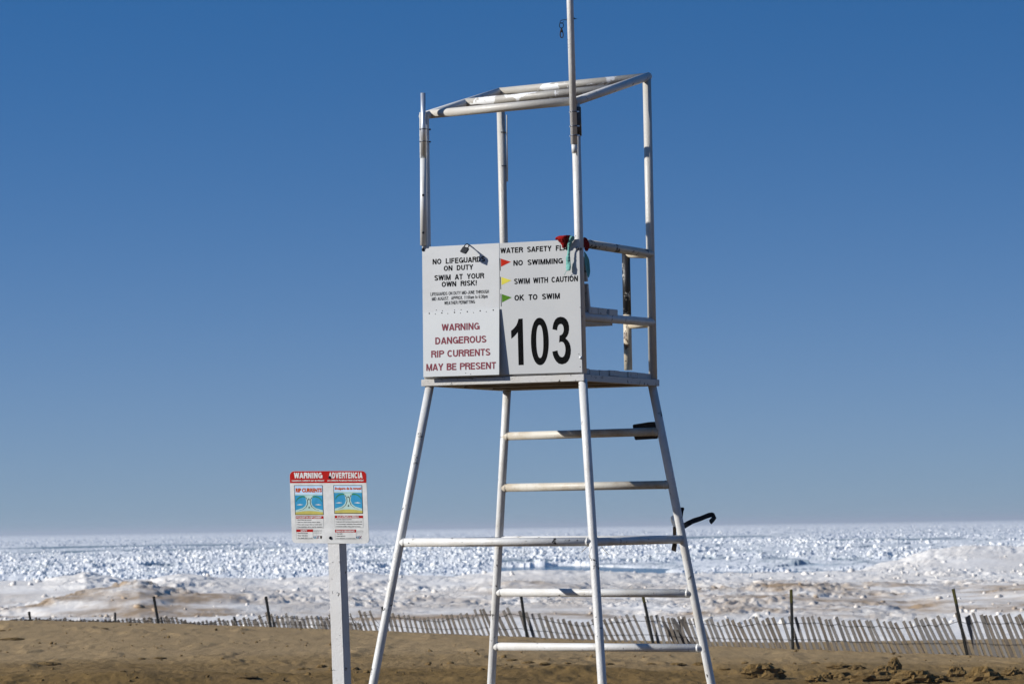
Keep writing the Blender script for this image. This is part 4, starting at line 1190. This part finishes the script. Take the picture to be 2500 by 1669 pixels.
# the two pictures: sky strip, sea, beach and the pinched current
for (x0, y0, x1, y1, ys, title, th) in ((205, 390, 690, 895, 540, 'RIP CURRENTS', 62), (888, 388, 1376, 872, 496, 'Escápese de la resaca!', 38)):
    flat(rect(x0 - 6, y0 - 6, x1 + 6, y1 + 5), 'ink_black', .0006, 'picture_border')
    flat(rect(x0 + 3, y0 + 3, x1 - 3, y1 - 4), 'ink_sea', .0010, 'picture_sea')
    lean = .035
    def q(x, y, x0=x0, y0=y0): return (x + (y - y0) * lean, y)
    flat([q(x0 + 3, y0 + 3), q(x1 - 3, y0 + 3), q(x1 - 3, ys), q(x0 + 3, ys)], 'ink_sky', .0014, 'picture_sky')
    hgt = y1 - ys
    flat([q(x0 + 3, ys), q(x1 - 3, ys), q(x1 - 3, ys + hgt * .05), q(x0 + 3, ys + hgt * .05)], 'ink_sea_pale', .0014, 'picture_surf')
    cxm = (x0 + x1) / 2
    pinch = [(-.17, .06), (.17, .06), (.11, .20), (.085, .40), (.13, .56), (.24, .68), (.49, .78), (.49, .90), (-.49, .90), (-.49, .78), (-.24, .68), (-.13, .56), (-.085, .40), (-.11, .20)]
    ww = x1 - x0
    flat([q(cxm + a * ww, ys + b2 * hgt) for a, b2 in pinch], 'ink_sea_pale', .0016, 'picture_surf')
    beach = [(-.493, .88), (-.25, .83), (0, .81), (.25, .83), (.493, .88), (.493, .985), (-.493, .985)]
    flat([q(cxm + a * ww, ys + b2 * hgt) for a, b2 in beach], 'ink_sand', .0019, 'picture_beach')
    g_ = Geo(); ga = Geo()
    for sgn in (-1, 1):
        pts = [(.36, .80), (.22, .74), (.10, .62), (.045, .45), (.05, .28), (.11, .15)]
        for i in range(len(pts) - 1):
            (a, b2), (c_, d_) = pts[i], pts[i + 1]
            n0 = len(g_.v); w_ = .010
            P4 = [q(cxm + sgn * (a - w_) * ww, ys + b2 * hgt), q(cxm + sgn * (a + w_) * ww, ys + b2 * hgt), q(cxm + sgn * (c_ + w_) * ww, ys + d_ * hgt), q(cxm + sgn * (c_ - w_) * ww, ys + d_ * hgt)]
            g_.add([sg(*p, .0022) for p in P4], [(0, 1, 2, 3) if sgn < 0 else (3, 2, 1, 0)])
        pts = [(.13, .12), (.24, .11), (.34, .15), (.42, .24), (.46, .34)]
        for i in range(len(pts) - 1):
            (a, b2), (c_, d_) = pts[i], pts[i + 1]
            P4 = [q(cxm + sgn * a * ww, ys + (b2 - .03) * hgt), q(cxm + sgn * c_ * ww, ys + (d_ - .03) * hgt), q(cxm + sgn * c_ * ww, ys + (d_ + .03) * hgt), q(cxm + sgn * a * ww, ys + (b2 + .03) * hgt)]
            ga.add([sg(*p, .0022) for p in P4], [(0, 1, 2, 3)])
        flat([q(cxm + sgn * .20 * ww, ys + .51 * hgt), q(cxm + sgn * .33 * ww, ys + .48 * hgt), q(cxm + sgn * .46 * ww, ys + .52 * hgt), q(cxm + sgn * .33 * ww, ys + .54 * hgt)], 'ink_white', .0022, 'picture_wave')
    for yy in (.22, .62):
        g_.add([sg(*q(cxm - .03 * ww, ys + (yy + .06) * hgt), .0022), sg(*q(cxm, ys + (yy - .04) * hgt), .0022), sg(*q(cxm + .03 * ww, ys + (yy + .06) * hgt), .0022)], [(0, 1, 2)])
    g_.build('picture_arrows', M['ink_black'], panel); ga.build('picture_arrows', M['ink_arrow'], panel)
    ty = y0 + 112 if th > 50 else y0 + 70
    fine_print([(title, x0 + 20, ty, x1 - 8, ty - 2, th, .06)], sgt(.0020), M['ink_orange'], panel)
# text boxes
blk, wht = [], []
for (x0, y0, x1, yh, y1, head, hx0, hx1, lines) in (
        (230, 920, 708, 965, 1125, 'IF CAUGHT IN A RIP CURRENT', 240, 676, ["Don't fight the current", 'Swim out of the current, then to shore', "If you can't escape, float or tread water", 'If you need help, call or wave for assistance']),
        (908, 912, 1396, 955, 1118, 'SI LO ATRAPA LA RESACA', 948, 1326, ['No luche contra la corriente', 'Nade fuera de la corriente y luego hacia la orilla', 'Si no logra escapar, manténgase a flote pedaleando', 'Si necesita auxilio, grite y agite los brazos']),
        (238, 1150, 526, 1195, 1318, 'SAFETY', 314, 428, ['Know how to swim', 'Never swim alone', "If in doubt, don't go out"]),
        (914, 1155, 1276, 1203, 1325, 'PARA SU SEGURIDAD', 934, 1250, ['Sepa nadar', 'Nunca nade solo', 'Si no está seguro, no se meta al agua'])):
    flat(rect(x0 - 3, y0 - 2, x1 + 3, y1 + 3, .02), 'ink_black', .0005, 'box_border')
    flat(rect(x0, y0, x1, y1, .02), 'ink_white', .0009, 'text_box')
    flat(rect(x0, y0, x1, yh, .02), 'ink_red', .0013, 'heading_band')
    wht.append((head, hx0, yh - 9, hx1, yh - 9, 28, .04))
    for i, t in enumerate(lines):
        yy = yh + (y1 - yh) * (i + .72) / len(lines)
        full = {22: .0}.get(0, 0)
        wmax = (x1 - x0) * .96 - 32
        wid = min(len(t) * (10.2 if x0 < 800 else 9.1), wmax)
        blk.append(('• ' + t, x0 + 14, yy, x0 + 14 + 22 + wid, yy, 17, .02))
for x0, y0 in ((536, 1160), (1290, 1165)):
    for i, t in enumerate(('For more information about', 'rip currents visit the', 'following web sites:', '', 'www.ripcurrents.', '')):
        if t: blk.append((t, x0, y0 + 8 + i * 13, x0 + (145 if x0 < 800 else 112), y0 + 8 + i * 13, 8, .0))
fine_print(blk, sgt(.0018), M['ink_black'], panel); fine_print(wht, sgt(.0020), M['ink_white'], panel)
def disc(cx_, cy_, rx, ry, mat, dn=.001, nm='emblem', n_=16):
    return flat([(cx_ + rx * math.cos(2 * math.pi * i / n_), cy_ + ry * math.sin(2 * math.pi * i / n_)) for i in range(n_)], mat, dn, nm)
for cx_, cy_ in ((562, 1287), (1306, 1288)):
    disc(cx_, cy_, 24, 27, 'ink_navy'); disc(cx_, cy_ - 12, 13, 9, 'ink_white', .0014); disc(cx_ + 2, cy_ + 10, 14, 8, 'ink_sea_pale', .0014)
for cx_, cy_ in ((613, 1284), (1350, 1288)):
    flat([(cx_ - 24, cy_ - 28), (cx_ - 17, cy_ - 32), (cx_ + 24, cy_ + 26), (cx_ + 17, cy_ + 30)], 'ink_navy', .001, 'emblem')
    flat([(cx_ + 17, cy_ - 30), (cx_ + 24, cy_ - 26), (cx_ - 17, cy_ + 32), (cx_ - 24, cy_ + 26)], 'ink_maroon', .0014, 'emblem')
flat([(650, 1262), (684, 1262), (682, 1298), (667, 1320), (652, 1298)], 'rusty', .001, 'emblem')
for x, y, r in ((818, 245, .0095), (832, 1298, .0105)):
    Geo().dome(sg(x, y, .002), SN, r, r * .9, 12).build('bolt', M['black'], warning)
# the post: two visible faces, leaning a little
Fd = -SN
def post_corner(t):              # centre of the square post at parameter t from top (0) to ground (1)
    a = at_depth(733 + 88, 1250, SD + .055)
    return a
pc_top = on_plane(600 + 738 * .29796, 1250 + 0 * .298, SP - SN * .0485, SN)
pc_bot = on_plane(600 + 789 * .29796, 1667, SP - SN * .0485, SN)
dv_ = (pc_bot - pc_top).normalized()
top_ = pc_top - dv_ * ((sg(790, 134).z - .0 - pc_top.z) / -dv_.z * -1) if False else pc_top + dv_ * ((pc_top.z - 2.075) / -dv_.z)
bot_ = pc_top + dv_ * ((pc_top.z + .3) / -dv_.z)
PS = .0435
gpst = Geo(); NSEG = 40
for k in range(NSEG + 1):
    c = top_.lerp(bot_, k / NSEG)
    for sx, sy in ((-1, -1), (1, -1), (1, 1), (-1, 1)):
        j = 1 + random.uniform(-.02, .02)
        gpst.v.append(c + SU * (PS * sx * j) + SN * (PS * sy * (1 + random.uniform(-.015, .015))))
for k in range(NSEG):
    for i in range(4):
        j = (i + 1) % 4
        gpst.f.append((k * 4 + i, k * 4 + j, (k + 1) * 4 + j, (k + 1) * 4 + i)); gpst.sm.append(False)
gpst.f.append((3, 2, 1, 0)); gpst.sm.append(False)
gpst.build('post', M['post_paint'], warning)

# ------------------------------------------------------------------ snow fences
slat_me = bpy.data.meshes.new('slat')
sv = [(x * .0225, y * .005, z) for z in (0, 1) for y in (-1, 1) for x in (-1, 1)]
slat_me.from_pydata(sv, [], [(0, 2, 3, 1), (4, 5, 7, 6), (0, 1, 5, 4), (2, 6, 7, 3), (0, 4, 6, 2), (1, 3, 7, 5)])
slat_me.materials.append(M['slat'])
tp_me = {}
def tpost(parent, base, top):
    g_ = Geo(); ax = (top - base)
    t = ax.normalized(); s = t.cross(Vector((0, 1, 0))).normalized(); f_ = t.cross(s)
    g_.box(base.lerp(top, .40), s * .020, f_ * .004, ax * .40)
    g_.box(base.lerp(top, .40) + f_ * .018, s * .004, f_ * .016, ax * .40)
    o = g_.build('fence_post', M['tpost'], parent)
    g2 = Geo(); g2.box(base.lerp(top, .90), s * .0205, f_ * .0045, ax * .10); g2.box(base.lerp(top, .90) + f_ * .018, s * .0045, f_ * .0165, ax * .10)
    g2.build('post_tip', M['tpost_tip'] if top.x > 1 else M['tpost'], o)

def fence(name, label, group, px0, px1, dist, base_z, top_y, posts, step, lean_f, bury=0.12):
    root = thing(name, label, 'fence', Vector(((px0 - CX) / FPX * dist(px0), dist(px0), base_z(px0))), group)
    o0 = WORLD_AT[root.name]
    px = px0; tops = []; i = 0
    while px > px1:
        d_ = dist(px); X = (px - CX) / FPX * d_
        zb_ = base_z(px)
        d2 = dist(px - 4); X2 = (px - 4 - CX) / FPX * d2
        fdir = Vector((X - X2, d_ - d2, 0)).normalized()       # along the fence, to the right
        ln = lean_f(px) + random.gauss(0, .022)
        zt_ = 1.70 - (top_y(px) - hy(px)) * d_ / FPX + random.gauss(0, .016) - (random.uniform(.05, .2) if random.random() < .03 else 0)
        h = zt_ - zb_ + bury
        ux = (-fdir * ln + Vector((0, random.gauss(0, .02) - .03, 1))).normalized()
        L = h / ux.z
        o = bpy.data.objects.new('slat', slat_me); COL.objects.link(o)
        nrm_ = fdir.cross(ux).normalized(); xx = ux.cross(nrm_).normalized()
        tw = random.gauss(0, .22)
        rot = Matrix((xx, nrm_, ux)).transposed() @ Matrix.Rotation(tw, 3, 'Z')
        mw = rot.to_4x4() @ Matrix.Diagonal((random.uniform(.85, 1.1), 1, L, 1))
        mw.translation = Vector((X, d_, zb_ - bury)) - o0
        o.parent = root; o.matrix_local = mw
        tops.append((Vector((X, d_, zb_ - bury)), ux * L, h))
        sp = step * random.uniform(.92, 1.08)
        px -= sp * FPX / d_ * abs(fdir.x); i += 1
        if i > 285: break
    for fr in (.80, .30):
        pts = []
        for b2, u_, h in tops:
            ex = (h - bury); fz = (bury + ex * fr) / h
            pts.append(b2 + u_ * fz - Vector((0, .012, 0)))
        Geo().tube(pts, .0046, 4, False).build('wire', M['fence_wire'], root)
    for px_p, ytop, lean in posts:
        d_ = dist(px_p) - .05; X = (px_p - CX) / FPX * d_
        b2 = Vector((X, d_, base_z(px_p) - .1))
        zt_ = 1.70 - (ytop - hy(px_p)) * d_ / FPX
        t2 = b2 + Vector((-lean * (zt_ - b2.z), 0, zt_ - b2.z))
        tpost(root, b2, t2)
    return root, i

def topA(px):
    # high beside each post, sagging between
    P = [(2700, 1502), (2460, 1500), (2354, 1497), (2280, 1512), (2140, 1516), (2060, 1508), (1990, 1505), (1922, 1505), (1850, 1510), (1745, 1512), (1680, 1504), (1640, 1503), (1575, 1502), (1500, 1510),
         (1410, 1519), (1380, 1514), (1330, 1498), (1300, 1492), (1270, 1487), (1215, 1487), (1170, 1494), (1130, 1502), (1080, 1507), (1040, 1505), (990, 1500), (930, 1494), (900, 1492), (865, 1497),
         (800, 1503), (720, 1504), (668, 1499), (640, 1498), (600, 1509), (540, 1516), (500, 1519), (450, 1515), (400, 1503), (370, 1506), (330, 1508), (295, 1515), (240, 1515), (160, 1509), (110, 1506), (70, 1508), (20, 1514), (-100, 1512)]
    return interp(px, sorted(P))
def leanA(px):
    posts_ = [2354, 1922, 1575, 1272, 928, 643, 371, 68]
    nxt = [p for p in posts_ if p <= px] or [px - 200]
    prv = [p for p in posts_ if p > px] or [px + 200]
    t = (px - nxt[0]) / (prv[-1] - nxt[0])       # 0 just right of a post, 1 just left of the next
    return .30 + .20 * min(1, t * 1.6)
dA = lambda p: float(fence_d(p)); zA = lambda p: float(fence_z(p))
zS = lambda p: float(sand_h(np.array([(p - CX) / FPX * dA(p)]), np.array([dA(p)]))[0])
rootA, nA = fence('snow_fence', 'leaning weathered snow fence of thin slats half buried along the sand crest', None,
      3300, -260, dA, zS, topA,
      [(2349, 1435, .19), (1922, 1437, .01), (1586, 1440, .20), (1278, 1434, .13), (934, 1479, .12), (655, 1454, .15), (382, 1454, .17), (70, 1491, .15)],
      .098, leanA)
zB = lambda p: 0.02
dB = lambda p: float(np.interp(p, [-300, 900], [64, 60]))
zBs = lambda p: float(sand_h(np.array([(p - CX) / FPX * dB(p)]), np.array([dB(p)]))[0])
rootB, nB = fence('snow_fence', 'farther snow fence at left showing only slat tips behind the sand crest', None,
      880, 90, dB, zBs, lambda p: float(np.interp(p, [0, 100, 200, 300, 400, 480, 560, 640, 760, 900], [1512, 1509, 1512, 1509, 1507, 1514, 1508, 1512, 1514, 1520])),
      [(276, 1493, .05), (567, 1503, .08)], .085, lambda p: .3)
# a bunch of slats folded against the run beside the right leg
px = 1700
k = 0
for px in (1648, 1660, 1671, 1683, 1694):
    d_ = dA(px) + .12; X = (px - CX) / FPX * d_
    o = bpy.data.objects.new('slat', slat_me); COL.objects.link(o)
    o.parent = rootA
    zt_ = 1.70 - (random.uniform(1505, 1535) - hy(px)) * d_ / FPX; zb_ = zS(px) - .1
    ux = Vector((-.5 + random.gauss(0, .06), 0, 1)).normalized()
    L = (zt_ - zb_) / ux.z
    nr_ = Vector((1, 0, 0)).cross(ux).normalized(); xx = ux.cross(nr_).normalized()
    mw = Matrix((xx, nr_, ux)).transposed().to_4x4() @ Matrix.Diagonal((1, 1, L, 1))
    mw.translation = Vector((X, d_, zb_)) - WORLD_AT[rootA.name]
    o.matrix_local = mw
print('slats', nA, nB)

# ------------------------------------------------------------------ lumps of wind-cut sand
def clod(px, py, wpx, hpx, label, group, seed, elong=1.0, jag=.35):
    # find where the ray meets the sand
    r = ray(px, py); t = 20.0
    while t < 60:
        P_ = EYE + r * t
        if P_.z < float(sand_h(np.array([P_.x]), np.array([P_.y]))[0]): break
        t += .05
    P_ = EYE + r * t
    sx = wpx * t / FPX / 2; szz = hpx * t / FPX
    rr = random.Random(seed)
    nu, nv = 22, 12
    ph = [rr.uniform(0, 50) for _ in range(3)]
    v = []; f = []
    U_, V_ = np.meshgrid(np.linspace(0, 2 * np.pi, nu, endpoint=False), np.linspace(-.5, np.pi / 2, nv))
    dx, dy, dz = np.cos(V_) * np.cos(U_), np.cos(V_) * np.sin(U_), np.sin(V_)
    nzv = fbm(dx * 1.6 + ph[0] + dz, dy * 1.6 + ph[1] + dz * 1.3, 4, seed, .6, True)
    nz2 = fbm(dx * 4 + ph[2], dy * 4 + dz * 5, 3, seed + 5, .6)
    rad = 1 + (nzv - .6) * jag * 2.2 + (nz2 - .5) * .35
    strat = np.round(dz * 3) / 3 * .75 + dz * .25                    # hard wind-cut layers
    Xv = P_.x + dx * rad * sx; Yv = P_.y + dy * rad * sx * elong; Zv = P_.z + strat * szz * (0.75 + .5 * nzv)
    pts = np.stack([Xv, Yv, Zv], -1).reshape(-1, 3)
    v = [Vector(p) for p in pts] 
    for a in range(nv - 1):
        for b2 in range(nu):
            c2 = (b2 + 1) % nu
            f.append((a * nu + b2, a * nu + c2, (a + 1) * nu + c2, (a + 1) * nu + b2))
    f.append(tuple((nv - 1) * nu + i for i in range(nu)))
    g_ = Geo().add(v, f, False)
    o = g_.build('sand_clod', M['clod'])
    tag(o, label, 'sand clod', group)
    return o
GR = 'wind-cut lumps of crusted sand at lower right'
big = [(1863, 1652, 78, 22, 'wedge shaped sand clod right of the tower leg, casting a long shadow'),
       (2183, 1634, 26, 20, 'dark upright sand clod at the top of the lower right heap'),
       (2158, 1645, 40, 14, 'sloping crusted clod just left of the dark upright one'),
       (2020, 1655, 24, 10, 'squarish flat clod at the left end of the heap'),
       (2055, 1658, 50, 12, 'long cracked sand crust left of the heap'),
       (2130, 1662, 90, 16, 'long low sand ledge in the middle of the heap'),
       (2195, 1652, 46, 12, 'knobbly sand clod under the dark upright one'),
       (2235, 1662, 80, 18, 'layered sand ledge running right out of the heap'),
       (2290, 1664, 54, 12, 'flat rounded sand clod low at the bottom edge'),
       (2333, 1652, 42, 17, 'round grainy sand clod right of the ledges'),
       (2405, 1660, 70, 22, 'broad sand clod with a deep dark shadow at its right'),
       (2470, 1648, 40, 10, 'small split sand clod near the right edge of the photo'),
       (2092, 1633, 34, 7, 'low worn sand clod above the heap'),
       (2050, 1629, 46, 6, 'faint sand ridge clod left above the heap'),
       (1990, 1664, 40, 12, 'lowest left clod of the heap at the bottom edge')]
for i, (x, y, w_, h_, lab) in enumerate(big):
    clod(x, y, w_ * 1.2, h_ * 1.35, lab, GR, 100 + i, .7, .62)
SM = 'small crusts of sand scattered on the beach'
small = [(742, 1633, 34, 4, 'flat crust of dark sand left of the sign post'), (785, 1628, 24, 6, 'pointed sand crust just left of the sign post, nearer to it'),
         (866, 1633, 22, 5, 'sand crust poking out right of the sign post'), (1290, 1618, 30, 5, 'widest sand crust between the back left and the near tower legs'),
         (1250, 1612, 30, 4, 'long thin sand crust beside the back left tower leg under the lowest visible rung'),
         (1330, 1620, 30, 4, 'sand crust in the middle between the back left and near tower legs'), (1386, 1620, 18, 4, 'small sand crust left of the near tower leg'),
         (1590, 1620, 22, 3, 'thin sand crust under the middle of the lowest rung right of the near leg'), (1655, 1622, 40, 5, 'sand crust just left of the far right tower leg'),
         (1710, 1622, 40, 6, 'sand crust behind the far right tower leg'), (1820, 1619, 18, 5, 'sand crust above the wedge shaped clod'),
         (1880, 1621, 14, 4, 'tiny sand crust right above the tip of the wedge shaped clod'), (1770, 1633, 30, 4, 'low sand crust just right of the far right tower leg'),
         (30, 1560, 60, 4, 'long curved sand crust by the left edge below the crest'), (255, 1534, 18, 2, 'thin sand crust high on the slope near the left fence post'),
         (400, 1536, 10, 2, 'tiny dark crust just below the fence post left of the sign'), (345, 1608, 22, 3, 'left one of two thin sand crusts halfway down the left slope'),
         (390, 1606, 28, 3, 'right one of two thin sand crusts halfway down the left slope'), (605, 1652, 50, 3, 'long low sand crust near the bottom edge left of the sign post'),
         (120, 1622, 60, 7, 'broad dark sand crust at lower left'), (230, 1664, 14, 2, 'speck of crusted sand at the bottom edge at left'),
         (672, 1602, 14, 2, 'small sand crust on the smooth slope left of the sign post'), (300, 1639, 16, 3, 'small sand crust above the hummock at lower left'),
         (1990, 1619, 20, 4, 'left one of two small crusts above the lower right heap'), (1940, 1620, 12, 3, 'small sand crust under the upright fence post'),
         (2195, 1603, 12, 3, 'dark chip of sand right below the fence at right'), (1480, 1621, 34, 4, 'sand crust just right of the near tower leg'),
         (5, 1540, 20, 3, 'sand crust cut by the left edge of the photo')]
for i, (x, y, w_, h_, lab) in enumerate(small):
    clod(x, y, w_, h_, lab, SM, 200 + i, 1.2, .4)

# ------------------------------------------------------------------ the air over the ice
hz_me = bpy.data.meshes.new('haze')
hx, hy0, hy1, hz0, hz1 = 29000, -4000, 29000, -6.0, 9.0
vv = [(x, y, z) for z in (hz0, hz1) for y in (hy0, hy1) for x in (-hx, hx)]
hz_me.from_pydata(vv, [], [(0, 2, 3, 1), (4, 5, 7, 6), (0, 1, 5, 4), (2, 6, 7, 3), (0, 4, 6, 2), (1, 3, 7, 5)])
hm_ = bpy.data.materials.new('thin_haze'); hm_.use_nodes = True
hn = hm_.node_tree; hn.nodes.clear()
ho = hn.nodes.new('ShaderNodeOutputMaterial'); hp = hn.nodes.new('ShaderNodeVolumePrincipled')
hp.inputs['Color'].default_value = (0.80, 0.88, 0.97, 1); hp.inputs['Density'].default_value = 0.00024; hp.inputs['Anisotropy'].default_value = 0.2
hn.links.new(hp.outputs[0], ho.inputs['Volume'])
hz_me.materials.append(hm_)
hz_o = bpy.data.objects.new('haze', hz_me); COL.objects.link(hz_o)
hz_o['kind'] = 'stuff'
